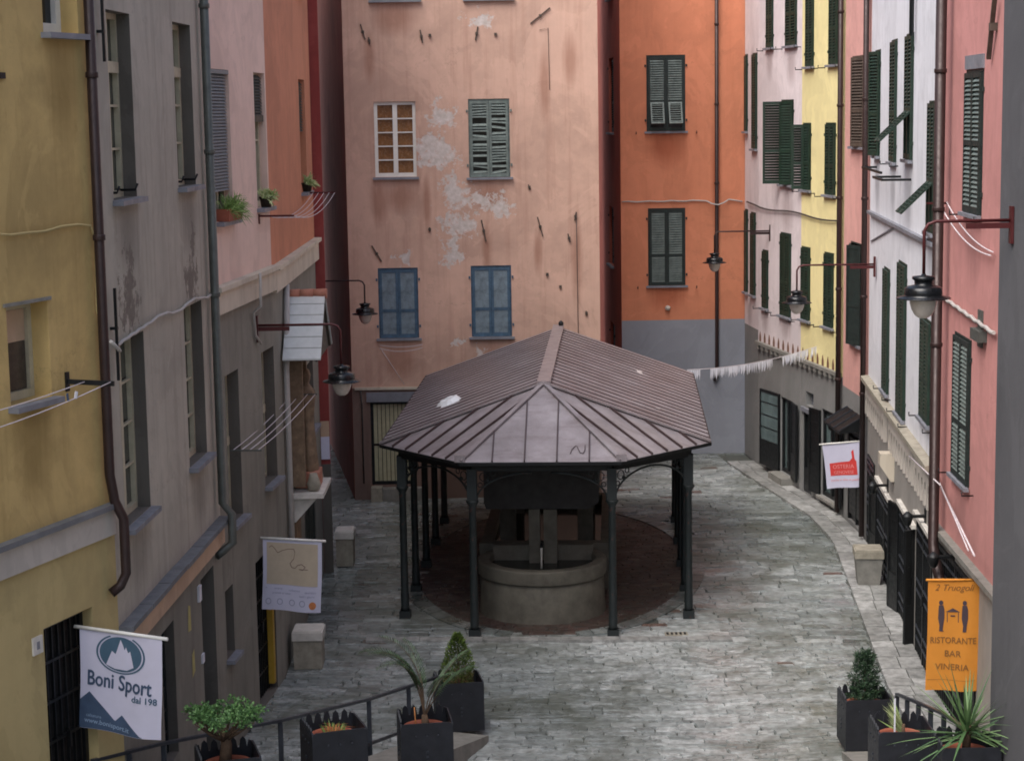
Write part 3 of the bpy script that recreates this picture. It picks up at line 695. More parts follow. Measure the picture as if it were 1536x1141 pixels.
Bl = B
FY = frame(W1, W2)
B = thing('lemon_house', 'lemon yellow house between the lilac house and the rose house', 'building', FY @ Matrix.Translation((SPL, 0, 0)))
def sh(o): return (o[0]-SPL, o[1]-SPL, o[2], o[3])
yo = [sh(o) for o in ((3.72, 4.3, 9.93, 11.9), (5.36, 5.95, 9.93, 11.9), (3.52, 4.14, 7.13, 8.66), (5.16, 5.86, 7.08, 8.67), (3.48, 4.14, 4.12, 5.82), (5.13, 5.79, 4.13, 5.8), (3.86, 4.42, 2.13, 2.45), (3.67, 4.3, .05, 1.95), (5.0, 6.24, .22, 2.22))]
LY = 6.434-SPL
wall(B, 0, LY, low, ZT-.4, yo, 'yellow_r', rev=.2); wall(B, 0, LY, 0, low, yo, 'grey_r', 'lower_wall')
pm = FY @ Vector((SPL, 0, 0))
shell(B, [W2, (13, 41.5), (13, 46.9), (pm.x, pm.y)], ZT-.4, 'yellow_r')
for k, o in enumerate(yo[:6]):
    window(B, *o, mat='green', depth=.03, holder=True, open_=(radians(105), radians(15)) if k == 2 else (0, 0))
casement(B, *yo[6], 'slate', rows=1, cols=1, depth=.14, sill=None, fw=.04, name='vent_window')
d = door(B, *yo[7], 'glazed', 'iron', depth=.02); casement(B, *yo[8], 'iron', 'glass_pale', rows=1, cols=2, depth=.04, sill='ledge', name='shop_window')
m = MB(); m.box(yo[7][0]-.08, yo[7][1]+.08, -.05, 0, 1.96, 2.06); m.build('lintel', 'slate', B)
leaf_door(B, yo[8][0], .22, .5, 1.95, radians(-10), side=1, panes=False); leaf_door(B, yo[8][1], .22, .45, 1.95, radians(10), panes=False)
m = MB(); m.box(4.5-SPL, 4.78-SPL, -.03, 0, 1.48, 1.9); m.build('wall_plaque', 'iron', B)
pipe(B, [(LY-.03, -.1, 15), (LY-.03, -.1, .1)], .06)
# dentil ledge with small lancet recesses, shared line along both fronts
for par, u0, u1 in ((Bl, 0.0, SPL), (B, 0.0, LY-.1)):
    m = MB(); m.box(u0, u1, -.1, 0, low+.0, low+.08); n = int((u1-u0)/.36); st = (u1-u0)/n
    for k in range(n): m.box(u0+st*(k+.3), u0+st*(k+.7), -.09, 0, low-.1, low-.002)
    m.build('dentil_ledge', 'ledge', par)
    m = MB()
    for k in range(n):
        a = u0+st*(k+.34); b = u0+st*(k+.66); c = (a+b)/2
        m.prism([(a, -.012, low+.085), (b, -.012, low+.085), (b, -.012, low+.2), ((b+c)/2, -.012, low+.27), (c, -.012, low+.33), ((a+c)/2, -.012, low+.27), (a, -.012, low+.2)], (0, .012, 0))
    m.build('lancet_ornament', 'lancet', par)
cab = MB(); cab.M = FY
cab.tube([(-1.2, .05, 6.64), (-.05, -.05, 6.6)]+[(6.3*k/20, -.05, 6.58-.05*(k/20)-.03*sin(k*.5)) for k in range(1, 21)], .02, 6)
tag(cab.build('cable', 'cable_d'), 'dark cable strung across the lilac and lemon house fronts', 'cable')

# ---- rose house
B, L = bld('rose_house', 'narrow rose pink house with folded brown shutters between lemon and white houses', W2, W3)
ops = [(.75, 2.0, 8.18, 10.06), (.75, 1.85, 4.03, 6.17), (.6, 2.2, .1, 2.1), (.75, 2.0, 12, 13.9)]
wall(B, 0, L, 2.95, ZT, ops, 'pink2'); wall(B, 0, L, 0, 2.95, ops, 'grey_r', 'lower_wall')
shell(B, [W3, (13.4, 39), (13.4, 41.5), W2], ZT, 'pink2')
window(B, *ops[0], mat='wornbrown', open_=(radians(8), radians(14)), depth=.02)
window(B, *ops[1], mat='green2', open_=(radians(14), radians(22)), depth=.02, kind='panel'); window(B, *ops[3], mat='green', depth=.03)
door(B, *ops[2], 'panel', 'iron', depth=.0)
pipe(B, [(L-.06, -.1, 15.2), (L-.06, -.1, .1)], .06)

# ---- white house
B, L = bld('white_house', 'long white house with propped green shutter flaps and a scalloped cornice on the right', W3, W4)
ops = [(.8, 1.75, 8.05, 10.1), (3.6, 4.5, 8.0, 10.2), (5.85, 6.85, 8.1, 10.22), (8.9, 9.75, 7.05, 9.08), (2.8, 3.75, 3.66, 6.0), (5.12, 6.3, 3.58, 6.3), (8.35, 9.5, 4.02, 5.66),
       (2.2, 4.75, .03, 1.72), (5.85, 7.85, .03, 2.0), (8.2, 10.0, .03, 2.3), (.2, 1.5, .05, 1.9), (3.6, 4.5, 11.6, 13.5), (5.85, 6.85, 11.6, 13.5)]
wall(B, 0, L, 3.3, ZT+.5, ops, 'white_r', rev=.2); wall(B, 0, L, 0, 3.3, ops, 'grey_r2', 'lower_wall')
shell(B, [W4, (12.5, 28.4), (13.4, 38.5), W3], ZT+.5, 'white_r')
window(B, *ops[0], mat='green', open_=(radians(12), radians(20)), depth=.02)
window(B, *ops[1], mat='green', depth=.02, holder=True)
window(B, *ops[2], mat='green', depth=.02, flap=.8); window(B, *ops[3], mat='green', depth=.02, flap=.8, lintel=True)
for o in ops[4:7]: window(B, *o, mat='green', depth=.02, holder=True)
for o in ops[11:13]: window(B, *o, mat='green', depth=.02)
for o in ops[7:11]: door(B, *o, 'gate', 'iron', depth=-.03)
for (x, w, a, s) in ((2.2, .55, 9, 1), (4.75, .55, 12, 0), (5.85, .5, 14, 1), (7.85, .18, 60, 0)):
    leaf_door(B, x, .04, w, 1.7 if x < 5 else 1.95, radians(a), panes=False, side=s)
m = MB()
for (a, b, z) in ((2.1, 4.85, 1.74), (5.75, 7.95, 2.02), (8.1, 10.05, 2.32)): m.box(a, b, -.08, 0, z, z+.07)
m.build('lintel', 'marble', B)
m = MB(); m.prism([(0, 0, 3.36), (0, -.1, 3.36), (0, -.16, 3.42), (0, -.16, 3.5), (0, 0, 3.52)], (L, 0, 0)); m.build('cornice', 'stone', B)
m = MB(); n = 26; st = (L-.1)/n
for k in range(n):                       # scalloped apron under the cornice
    a = .05+st*k; big = k % 9 == 8
    if k in (9, 10, 20): continue
    arc = [(a+st*(.5-.36*cos(pi*j/8)), -.07, 2.9+.24*sin(pi*j/8)) for j in range(9)]
    m.prism([(a, -.07, 3.355), (a, -.07, 2.72), (a+st*.14, -.07, 2.72), (a+st*.14, -.07, 2.9)]+arc[1:-1]+[(a+st*.86, -.07, 2.9), (a+st*.86, -.07, 2.72), (a+st-.002, -.07, 2.72), (a+st-.002, -.07, 3.355)], (0, .07, 0))
m.build('scalloped_apron', 'whitepl', B)
m = MB(); m.prism([(4.45, 0, 2.2), (4.45, -.06, 2.2), (4.45, -.26, 2.5), (4.45, -.26, 2.72), (4.45, 0, 2.72)], (.32, 0, 0)); m.build('wall_corbel', 'cream', B)
m = MB(); m.box(.2, 9.9, -.09, 0, 6.86, 6.92); m.prism([(.3, -.03, 6.3), (.36, -.03, 6.3), (4.6, -.03, 6.84), (4.4, -.03, 6.84)], (0, .03, 0)); m.build('ledge', 'slate', B)
m = MB(); m.box(5.2, 6.7, -.5, -.46, 7.75, 7.79); m.box(5.2, 5.24, -.48, 0, 7.75, 7.79); m.box(6.66, 6.7, -.48, 0, 7.75, 7.79); m.box(1.2, 4.6, -.3, -.26, 7.8, 7.84); m.box(1.2, 1.24, -.3, 0, 7.8, 7.84); m.build('drying_bar', 'iron', B)
pipe(B, [(L+.95, -.14, 15.5), (L+.9, -.14, 2.5), (L+1.1, -.14, 2.3), (L+1.5, -.12, 2.1), (L+1.55, -.1, 1.9)], .08)
pipe(B, [(7.1, -.08, 15.6), (7.1, -.08, 10.15)], .04, 'post')

# ---- dusty pink house
B, L = bld('dusty_pink_house', 'dusty pink house on the right beside the dark grey wall edge', W4, W5)
ops = [(1.95, 3.1, 7.52, 9.48), (1.42, 2.6, 3.68, 5.76), (.35, 3.3, .03, 2.4), (1.95, 3.1, 11.3, 13.2)]
wall(B, 0, L, 2.62, ZT, ops, 'pink_r'); wall(B, 0, L, 0, 2.62, ops, 'grey_r2', 'lower_wall')
shell(B, [W5, (12, 22.4), (12.5, 28.4), W4], ZT, 'pink_r')
for k in (0, 1, 3): window(B, *ops[k], mat='green2', mat2='greygreen', depth=.02, holder=True, kind='half' if k == 0 else 'split')
door(B, *ops[2], 'gate', 'iron', depth=-.03)
m = MB(); m.box(0.2, L, -.12, 0, 2.6, 2.68); m.build('ledge', 'ledge', B)
m = MB(); m.box(1.92, 3.13, -.03, 0, 9.49, 9.68); m.build('lintel', 'slate', B)
m = MB(); m.bar((3.6, -.05, 9.6), (4.05, -.08, 10.35), .06, .05); m.box(3.8, 3.9, -.1, 0, 9.95, 10.05); m.build('shutter_bracket', 'wornbrown', B)
m = MB(); m.box(3.1, 3.35, -.03, 0, 5.75, 6.25); m.box(3.05, 3.6, -.12, 0, 5.85, 6.0); m.build('junction_box', 'greymetal', B)
cab = MB(); cab.M = frame(W4, W5)
cab.tube([(.35, -.04, 6.2)]+[(.35+3.9*k/16, -.05, 6.2-.14*(k/16)-.02*(k % 2)) for k in range(1, 17)], .028, 6)
tag(cab.build('cable', 'cable'), 'pale cable bundle across the dusty pink wall between its windows', 'cable')

# ---- dark grey corner house (right edge)
D0 = (5.4, 21.0); D1 = (5.75, 9.0)
B, L = bld('grey_corner_house', 'plain dark grey wall edge filling the right border', D0, D1)
wall(B, 0, L, 0, ZT, [(5, 6, 7, 9)], 'darkgrey'); window(B, 5, 6, 7, 9, mat='green2')
shell(B, [D1, (12, 9), (12, 21.2), D0], ZT, 'darkgrey')

# ---- far block seen over the alley
B, L = bld('far_block', 'distant pale block with dark blue panes glimpsed above the alley', (-11, 62), (4.5, 62))
ops = [(u, u+1.5, z, z+2.2) for u in (.6, 3.0, 5.4) for z in (1, 4.3, 7.6, 10.9)]
wall(B, 0, L, 0, 17, ops, 'bluegrey')
shell(B, [(4.5, 62), (4.5, 70), (-11, 70), (-11, 62)], 17, 'bluegrey')
for o in ops: casement(B, *o, 'white_frame', 'glass', rows=2, depth=.12)

# ------------------------------------------------------------------ ground
m = MB(); m.poly([(-220, -180, -.03), (220, -180, -.03), (220, 260, -.03), (-220, 260, -.03)])
tag(m.build('ground', 'mortar'), 'earthy grey ground under the paving', 'ground', kind='structure')
def paving(name, mat, x0f, x1f, y0, y1, rowh, slabw, gap, z0, tilt, zj, wob=.05, tonef=None, inside=None):
    m = MB(); tones = []; y = y0; r = 0
    while y < y1:
        h = random.uniform(*rowh); yc = y+h/2
        x = x0f(yc)-random.uniform(0, slabw[1]); xe = x1f(yc)
        while x < xe:
            w = random.uniform(*slabw)*(1.0 if random.random() > .25 else .55)
            a, b = max(x, x0f(yc)), min(x+w, xe)
            if b-a > .06 and (inside is None or inside((a+b)/2, yc)):
                pts = []
                dz = random.uniform(-zj, zj); tx = random.gauss(0, tilt); ty = random.gauss(0, tilt)
                for (px, py) in ((a+gap, y+gap), (b-gap, y+gap), (b-gap, y+h-gap), (a+gap, y+h-gap)):
                    wy = wob*mnoise.noise(Vector((px*.35, py*.2, 3.1)))*2
                    jx = random.uniform(-.025, .025); jy = random.uniform(-.014, .014)
                    pts.append((px+jx, py+wy+jy, z0+dz+(px-(a+b)/2)*tx+(py-yc)*ty))
                top = [m.P(p) for p in pts]; e = .012
                cx = (a+b)/2; cy = sum(p[1] for p in pts)/4
                low = [m.P((p[0]+(e if p[0] > cx else -e), p[1]+(e if p[1] > cy else -e), p[2]-.035)) for p in pts]
                m.F(top); tn = tonef(cx, cy) if tonef else random.random(); tones.append(tn)
                for j in range(4): m.F([low[j], low[(j+1) % 4], top[(j+1) % 4], top[j]]); tones.append(tn)
            x += w
        y += h; r += 1
    me = m.build(name, mat, tones=tones)
    return me
LW = [(19, -4.6), (20.2, -4.3), (26, -4.06), (29.9, -3.72), (36.9, -3.75), (37, -3.6), (43, -4.6), (52, -7.2), (60, -9)]
RW = [(22, 6.3), (28.9, 6.51), (39, 7.37), (41.5, 7.28), (47.85, 6.25), (49.5, 6.11), (49.8, 6.1), (60, 6.1)]
def interp(T, y):
    for (a, b), (c, d) in zip(T, T[1:]):
        if y <= c: return b+(d-b)*max(0, (y-a))/(c-a)
    return T[-1][1]
CX, CY, TH = .55, 33.3, radians(-3.2)
def clocal(x, y):
    dx, dy = x-CX, y-CY
    return dx*cos(TH)+dy*sin(TH), -dx*sin(TH)+dy*cos(TH)
def in_oval(x, y, k=1.0):
    u, v_ = clocal(x, y); return (u/(2.75*k))**2+((v_-4.2)/(5.3*k))**2 < 1
def kerbx(y): return interp(RW, y)-.72
def tone_main(x, y):
    n = mnoise.noise(Vector((x*.22, y*.16, 0)))
    if random.random() < .012 and y > 30: return random.uniform(.93, 1)
    base_ = .62 if y < 31.8 else .45
    return min(.9, max(0, random.gauss(base_+n*.5, .12)))
for nm, ya, yb, rh, sw in (('paving', 18.6, 31.85, (.1, .22), (.2, .62)), ('paving', 31.85, 60, (.15, .33), (.28, .85))):
    o = paving(nm, 'paving', lambda y: interp(LW, y)-.05, lambda y: kerbx(y) if y < 49.5 else 6.1, ya, yb, rh, sw, .008, .0, .02, .006, .13, tonef=tone_main, inside=lambda x, y: not in_oval(x, y, 1.04) and not (-3.7 < x < 2.05 and y > 44.25))
    tag(o, 'grey stone paving of the square', 'paving', kind='structure')
o = paving('brick_paving', 'redbrick', lambda y: -2.9, lambda y: 4.4, 32, 43.2, (.1, .11), (.2, .24), .004, .002, .006, .002, .02, inside=in_oval)
tag(o, 'red brick paving under the canopy', 'paving', kind='structure')
m = MB(); tones = []; y = 22.5
while y < 48.2:                              # pale slab pavement along the right hand fronts
    h = random.uniform(.35, .75); a0, a1 = kerbx(y)+.01, interp(RW, y)-.01; b0, b1 = kerbx(y+h)+.01, interp(RW, y+h)-.01
    sp = random.uniform(.4, .62); z = .035+random.uniform(-.004, .004)
    for (f0, f1) in ((0, sp), (sp, 1)):
        tn = random.random(); e = .008
        p = [(a0+(a1-a0)*f0+e, y+e, z), (a0+(a1-a0)*f1-e, y+e, z), (b0+(b1-b0)*f1-e, y+h-e, z), (b0+(b1-b0)*f0+e, y+h-e, z)]
        k0 = len(m.f); m.prism([(q[0], q[1], z-.06) for q in p], (0, 0, .06)); tones += [tn]*(len(m.f)-k0)
    y += h
tag(m.build('pavement', 'kerbstone', tones=tones), 'pale slab pavement along the right hand shops', 'pavement', kind='structure')
m = MB(); tones = []; n = 64                   # stone edging round the brick floor
for k in range(n):
    p = []
    for f, kk in ((.985, k), (.985, k+1), (1.1, k+1), (1.1, k)):
        a = 2*pi*(kk+(.03 if kk == k else -.03))/n; u_, v_ = 2.75*f*cos(a), 4.2+5.3*(1+(f-1)*.55)*sin(a)
        p.append((CX+u_*cos(TH)-v_*sin(TH), CY+u_*sin(TH)+v_*cos(TH), -.03))
    if min(q[1] for q in p) < 31.98 or max(q[1] for q in p) > 44.1: continue
    k0 = len(m.f); m.prism(p, (0, 0, .05)); tones += [random.uniform(0, .5)]*(len(m.f)-k0)
tag(m.build('kerb_ring', 'paving', tones=tones), 'grey stone edging round the brick floor of the canopy', 'kerb', kind='structure')
# stone kerb in front of the canopy
m = MB(); tones = []; x = -2.6
while x < 3.3:
    w = random.uniform(.35, .7); yy = 31.72+.05*(x-CX)*-1; k0 = len(m.f)
    m.prism([(x+.006, yy, -.03), (x+w-.006, yy-.05*w, -.03), (x+w-.006, yy+.24-.05*w, -.03), (x+.006, yy+.24, -.03)], (0, 0, .07)); tones += [random.uniform(0, .6)]*(len(m.f)-k0); x += w
tag(m.build('kerb_strip', 'kerbstone', tones=tones), 'low stone kerb line in front of the canopy', 'kerb', kind='structure')
# drain slots
dg = thing('drain_grate', 'small slotted drain in the paving by the right front canopy post', 'drain', at(2.78, 32.12, 0.012))
m = MB(); m.box(-.2, .2, -.1, .1, -.02, .0); m.build('frame', 'stone', dg)
m = MB()
for k in range(5): m.box(-.17+k*.075, -.13+k*.075, -.07, .07, -.01, .004)
m.build('slot', 'dark', dg)

# stairs rising towards the camera, with cheek walls under the planters
def ramp(y): return max(0.0, (26.4-y)*.185)
def lx(y): return -.55-(26.6-y)*.385
def rx(y): return 4.75+(26.6-y)*.02
m = MB(); tones = []; y = 24.9; z = 0
while y > 9.5:
    z += .155; k0 = len(m.f); xl, xr = max(lx(y), -4.2 if y > 20 else lx(y)), rx(y)-.1
    m.box(xl, xr, y-.86, y, z-.9, z); tones += [random.uniform(.3, .8)]*(len(m.f)-k0); y -= .84
tag(m.build('stairs', 'kerbstone', tones=tones), 'broad stone steps climbing from the square towards the viewer', 'stairs', kind='structure')
for side in (0, 1):
    m = MB(); 
    if side == 0:
        A = [(-.42, 26.55), (-3.25, 19.2)]; wv = (-.72, .26)
    else:
        A = [(4.52, 25.6), (4.52, 19.0)]; wv = (.8, 0)
    (ax, ay), (bx, by) = A; za, zb = (.1, 1.42) if side == 0 else (.1, 1.4); n = 10
    for k in range(n):
        t0, t1 = k/n, (k+1)/n
        x0, y0_, x1, y1_ = ax+(bx-ax)*t0, ay+(by-ay)*t0, ax+(bx-ax)*t1, ay+(by-ay)*t1
        zz0, zz1 = za+(zb-za)*t0, za+(zb-za)*t1
        q = [(x0, y0_), (x1, y1_), (x1+wv[0], y1_+wv[1]), (x0+wv[0], y0_+wv[1])]
        bot = [m.P((p[0], p[1], -.02)) for p in q]; top = [m.P((q[0][0], q[0][1], zz0)), m.P((q[1][0], q[1][1], zz1)), m.P((q[2][0], q[2][1], zz1)), m.P((q[3][0], q[3][1], zz0))]
        m.F(top)
        for j in range(4): m.F([bot[j], bot[(j+1) % 4], top[(j+1) % 4], top[j]])
    tag(m.build('stair_cheek_wall', 'ledge'), ('sloping stone wall carrying the planters left of the steps', 'sloping stone wall carrying the planters right of the steps')[side], 'low wall')

# ------------------------------------------------------------------ canopy over the fountain
CM = at(CX, CY, 0, TH)
K = thing('canopy', 'large brown standing seam canopy on dark iron posts over the stone fountain', 'canopy', CM)
EZ, RZ = 3.15, 4.22
A = Vector((0, .2, RZ)); Ab = Vector((0, 9.3, RZ)); FL = Vector((-1.37, -1.62, EZ)); FR = Vector((1.37, -1.62, EZ)); SL = Vector((-2.95, .2, EZ)); SR = Vector((2.95, .2, EZ)); BL = Vector((-3.0, 9.3, EZ)); BR = Vector((3.0, 9.3, EZ))
m = MB(); th = (0, 0, -.05)
for f in ((SL, A, Ab, BL), (SR, BR, Ab, A), (A, SL, FL), (A, FL, FR), (A, FR, SR)): m.prism(f, th)
m.build('roof', 'roof', K)
m = MB(); N = 21
for S_, B_ in ((SL, BL), (SR, BR)):
    for k in range(1, N):
        e = S_.lerp(B_, k/N); r = A.lerp(Ab, k/N); nrm = Vector((e.x, 0, 2.7)).normalized()*.006
        m.bar(e+nrm, r+nrm, .034, .02)
def facet_seams(P_, Q_, n):
    d = Q_-P_; kf = (A-P_).dot(d)/d.length_squared; Fp = P_+d*kf
    nrm = (Q_-P_).cross(A-P_).normalized(); nrm = nrm if nrm.z > 0 else -nrm
    for k in range(1, n):
        t_ = k/n; fr = t_/kf if t_ < kf else (1-t_)/(1-kf)
        e = P_+d*t_; m.bar(e+nrm*.018, e+(A-Fp)*min(1, fr)*.99+nrm*.018, .022, .045)
facet_seams(FL, FR, 5); facet_seams(SL, FL, 6); facet_seams(FR, SR, 6)
m.build('standing_seam', 'seam', K)
m = MB()
for e in (FL, FR, SL, SR):
    up = Vector((0, 0, .03)); m.bar(e+up, A+up, .13 if e in (SL, SR) else .09, .03)
for e in (FL, FR): m.box(e.x-.09, e.x+.09, e.y-.0, e.y+.16, EZ+.0, EZ+.12)
m.build('hip_cap', 'roof', K)
m = MB(); up = Vector((0, 0, .03)); m.bar(A+up, Ab+up, .24, .04); m.build('ridge_cap', 'ridge', K)
m = MB(); m.lathe([(.05, 0), (.06, .06), (.03, .1), (0, .12)], 8, (.06, 9.05, RZ+.05)); m.build('finial', 'iron', K)
m = MB(); loop = [BL, SL, FL, FR, SR, BR]
for a, b in zip(loop, loop[1:]): m.bar(a-Vector((0, 0, .03)), b-Vector((0, 0, .03)), .04, .055)
m.bar(BL-Vector((0, 0, .05)), BR-Vector((0, 0, .05)), .05, .09)
m.build('eave_gutter', 'iron', K)
m = MB(); uf = (A-(FL+FR)/2).normalized(); nf = Vector((1, 0, 0)).cross(uf); c0_ = (FL+FR)/2+Vector((.62, 0, 0))
m.tube([c0_+uf*(.2+dz)+Vector((dx, 0, 0))+nf*.012 for dx, dz in ((-.12, 0), (-.09, .12), (-.03, .2), (0, .18), (.02, .1), (.05, .02), (.1, .0), (.13, .1), (.13, .22))], .007, 5); m.build('scrawl_mark', 'seam', K)
m = MB()                                              # gable end boarding, kept below the roof sheets
m.prism([(-2.9, 9.15, EZ-.05), (2.9, 9.15, EZ-.05), (0, 9.15, RZ-.08)], (0, .05, 0)); m.build('gable', 'seam', K)
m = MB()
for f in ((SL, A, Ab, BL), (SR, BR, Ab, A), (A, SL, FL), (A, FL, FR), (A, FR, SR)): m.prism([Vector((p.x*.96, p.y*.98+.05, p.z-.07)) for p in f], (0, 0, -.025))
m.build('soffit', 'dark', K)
posts = [(-1.2, -1.22), (1.2, -1.22)]+[(sx*2.55, y) for sx in (-1, 1) for y in (0.05, 1.95, 3.95, 5.95, 8.05)]
pm = MB()
pm.box(-.1, .1, -.1, .1, 0, .14); pm.lathe([(.085, .14), (.075, .2), (.075, .42), (.07, .46), (.062, 2.25), (.07, 2.27), (.06, 2.3), (.1, 2.37), (.115, 2.4), (.1, 2.42)], 12)
pm.box(-.085, .085, -.085, .085, 2.42, 2.97)
p0 = None
for (x, y) in posts:
    if p0 is None: p0 = pm.build('post', 'post', K); o = p0
    else: o = p0.copy(); COL.objects.link(o)
    o.parent = K; o.matrix_basis = at(x, y, 0, 0)
m = MB(); ring = [(-2.55, 8.05), (-2.55, .05), (-1.2, -1.22), (1.2, -1.22), (2.55, .05), (2.55, 8.05)]
for a, b in zip(ring, ring[1:]): m.bar((*a, 3.0), (*b, 3.0), .12, .14)
m.bar((-2.55, 8.05, 3.0), (2.55, 8.05, 3.0), .12, .14)
for y in (.05, 1.95, 3.95, 5.95, 8.05): m.bar((-2.5, y, 3.02), (0, y, 4.05), .07, .1); m.bar((2.5, y, 3.02), (0, y, 4.05), .07, .1)
m.build('beam', 'iron', K)
def bracket(a, b):
    a = Vector((*a, 0)); b = Vector((*b, 0)); L = (b-a).length; d = (b-a).normalized(); R_ = min(.95, L*.48); mm = MB()
    for o_, dd in ((a, d), (b, -d)):
        q = o_+dd*.08
        mm.tube([q+dd*R_*(1-cos(t_*pi/2/10))+Vector((0, 0, 2.42+.47*sin(t_*pi/2/10))) for t_ in range(11)], .018, 6)
        for (u, z, r) in ((.13, 2.82, .08), (.28, 2.88, .045), (.06, 2.68, .04)):
            c_ = q+dd*u+Vector((0, 0, z)); mm.tube([c_+dd*r*cos(w)+Vector((0, 0, r*sin(w))) for w in [k*2*pi/10*1.15 for k in range(11)]], .01, 5)
        c_ = q+dd*.2+Vector((0, 0, 2.76)); mm.lathe([(0, -.04), (.035, -.02), (.035, .02), (0, .04)], 6, c_, False)
    return mm
for a, b in zip(ring, ring[1:]):
    if abs(a[0]) == 2.55 and a[0] == b[0]:
        ys = (.05, 1.95, 3.95, 5.95, 8.05)
        for y0_, y1_ in zip(ys, ys[1:]): bracket((a[0], y0_), (a[0], y1_)).build('scroll_bracket', 'post', K)
    else: bracket(a, b).build('scroll_bracket', 'post', K)
# litter and splashes on the roof
def on_roof(side, t_, y): return Vector((side*(2.95-2.95*t_), y, EZ+(RZ-EZ)*t_))
Rm = CM
def blob(name, mat, label, cat, side, t_, y, sx, sy, h):
    m = MB(); random.seed(int(y*10)); n = 12; ringp = []
    base_ = on_roof(side, t_, y)
    for k in range(n):
        r = random.uniform(.6, 1.1); ringp.append((r*sx*cos(2*pi*k/n), r*sy*sin(2*pi*k/n)))
    sl = -side*(RZ-EZ)/2.95
    c0 = m.P((0, 0, h))
    r1 = [m.P((x*.6, y_*.6, h*random.uniform(.6, 1.2)+sl*x*.6)) for x, y_ in ringp]; r2 = [m.P((x, y_, .008+sl*x)) for x, y_ in ringp]
    for k in range(n):
        m.F([c0, r1[k], r1[(k+1) % n]]); m.F([r1[k], r2[k], r2[(k+1) % n], r1[(k+1) % n]])
    tag(m.build(name, mat, None, CM @ Matrix.Translation(base_)), label, cat)
blob('plastic_bag', 'litter', 'crumpled white plastic sheet lying on the left slope of the brown canopy roof', 'litter', -1, .35, 2.6, .25, .5, .09)
blob('rag', 'lichen', 'flat pale brown scrap on the right slope of the canopy roof near the ridge', 'litter', 1, .4, 6.3, .1, .22, .025)
blob('leaf_litter', 'lichen', 'small pale scrap low on the right slope of the canopy roof', 'litter', 1, .3, 2.0, .06, .08, .02)

# ------------------------------------------------------------------ fountain
FM = at(.5, 34.0, 0, TH)
T = thing('fountain', 'old stone wash fountain with round front basin and dark cistern under the canopy', 'fountain', FM)
m = MB(); m.lathe([(1.16, 0), (1.14, .2), (1.12, .68), (1.1, .7)], 40, caps=False); m.lathe([(.98, .7), (.96, .5)], 40, caps=False); m.build('basin', 'basin_stone', T)
m = MB(); m.lathe([(1.12, .695), (1.155, .7), (1.165, .702), (1.17, .71), (1.172, .72), (1.175, .92), (1.172, .94), (1.16, .955), (1.14, .958), (.99, .96), (.972, .955), (.965, .94), (.96, .9), (.96, .5)], 40, caps=False); m.build('basin_lip', 'basin_stone', T)
m = MB(); m.lathe([(.965, .82), (.0, .82)], 40, caps=False); m.build('water', 'water', T)
m = MB()
m.box(-.24, -.04, .12, .34, .5, 1.82); m.box(.03, .27, .1, .34, .5, 1.82); m.build('pillar', 'basin_stone', T)
m = MB(); m.tube([(-.0, .2, 1.2), (-.0, -.2, 1.24), (0.0, -.28, 1.21)], .03, 8); m.build('spout', 'iron', T)
m = MB(); m.tube([(0.0, -.29, 1.2), (0.0, -.31, 1.0), (0, -.32, .825)], [.02, .016, .02], 8); m.build('water_jet', 'marble', T)
m = MB(); m.box(-.92, .92, .35, .58, 0.3, 1.1); m.box(-1.25, 1.25, 1.4, 1.65, 0, .9); m.box(-1.25, -1.05, 1.65, 6.5, 0, .85); m.box(1.05, 1.25, 1.65, 6.5, 0, .85); m.box(-1.05, 1.05, 6.3, 6.5, 0, .85); m.build('wash_trough', 'basin_stone', T)
m = MB(); m.poly([(-1.05, 1.65, .62), (1.05, 1.65, .62), (1.05, 6.3, .62), (-1.05, 6.3, .62)]); m.build('trough_water', 'water', T)
m = MB()
m.prism([(-1.06, .12, 1.95), (-1.02, .12, 1.83), (.86, .12, 1.83), (1.04, .12, 1.95), (1.04, .12, 2.95), (-1.06, .12, 2.95)], (0, 5.6, 0)); m.build('cistern', 'cistern', T)
m = MB(); m.box(-.9, -.6, 2.2, 2.5, .6, 1.84); m.box(.6, .9, 2.2, 2.5, .6, 1.84); m.box(-.9, -.6, 5.4, 5.7, .6, 1.84); m.box(.6, .9, 5.4, 5.7, .6, 1.84); m.build('cistern_leg', 'darkstone', T)

# ------------------------------------------------------------------ street lamps
def lamp(wallp, arm, drop, label, armmat='redmetal', brace=True):
    """wallp on the wall; arm = horizontal vector to the lamp; drop = length of the hanging stem"""
    w = Vector(wallp); a = Vector((arm[0], arm[1], 0)); L = a.length; d = a.normalized()
    o = thing('street_lamp', label, 'street lamp', at(*w, atan2(d.y, d.x)), 'round shaded street lamps on wall arms')
    m = MB(); m.box(0, .03, -.05, .05, -.25, .15); m.tube([(.02, 0, 0), (L-.12, 0, 0), (L-.04, 0, -.03), (L, 0, -.1), (L, 0, -drop)], .018, 8)
    if brace: m.box(.02, .5, -.018, .018, -.085, -.025)
    m.build('arm', armmat, o)
    m = MB(); m.lathe([(.02, .02), (.03, 0), (.12, -.01), (.125, -.035), (.1, -.055), (.095, -.1), (.17, -.115), (.2, -.135), (.205, -.2), (.2, -.215), (.285, -.235), (.295, -.245), (.28, -.25), (.1, -.25)], 28, (L, 0, -drop)); m.build('shade', 'lampblack', o)
    m = MB(); m.lathe([(.145, -.252), (.145, -.3), (.125, -.37), (.09, -.43), (.045, -.46), (0, -.467)], 20, (L, 0, -drop), False); m.build('globe', 'lampglass', o)
    return o
lamp((-3.86, 28.7, 5.87), (1.27, 0), .63, 'street lamp on a dark red arm from the grey wall below the pale pink house')
lamp((-4.44, 42.0, 5.38), (1.21, 0), .5, 'small street lamp over the alley mouth left of the salmon house', 'brownmetal', False)
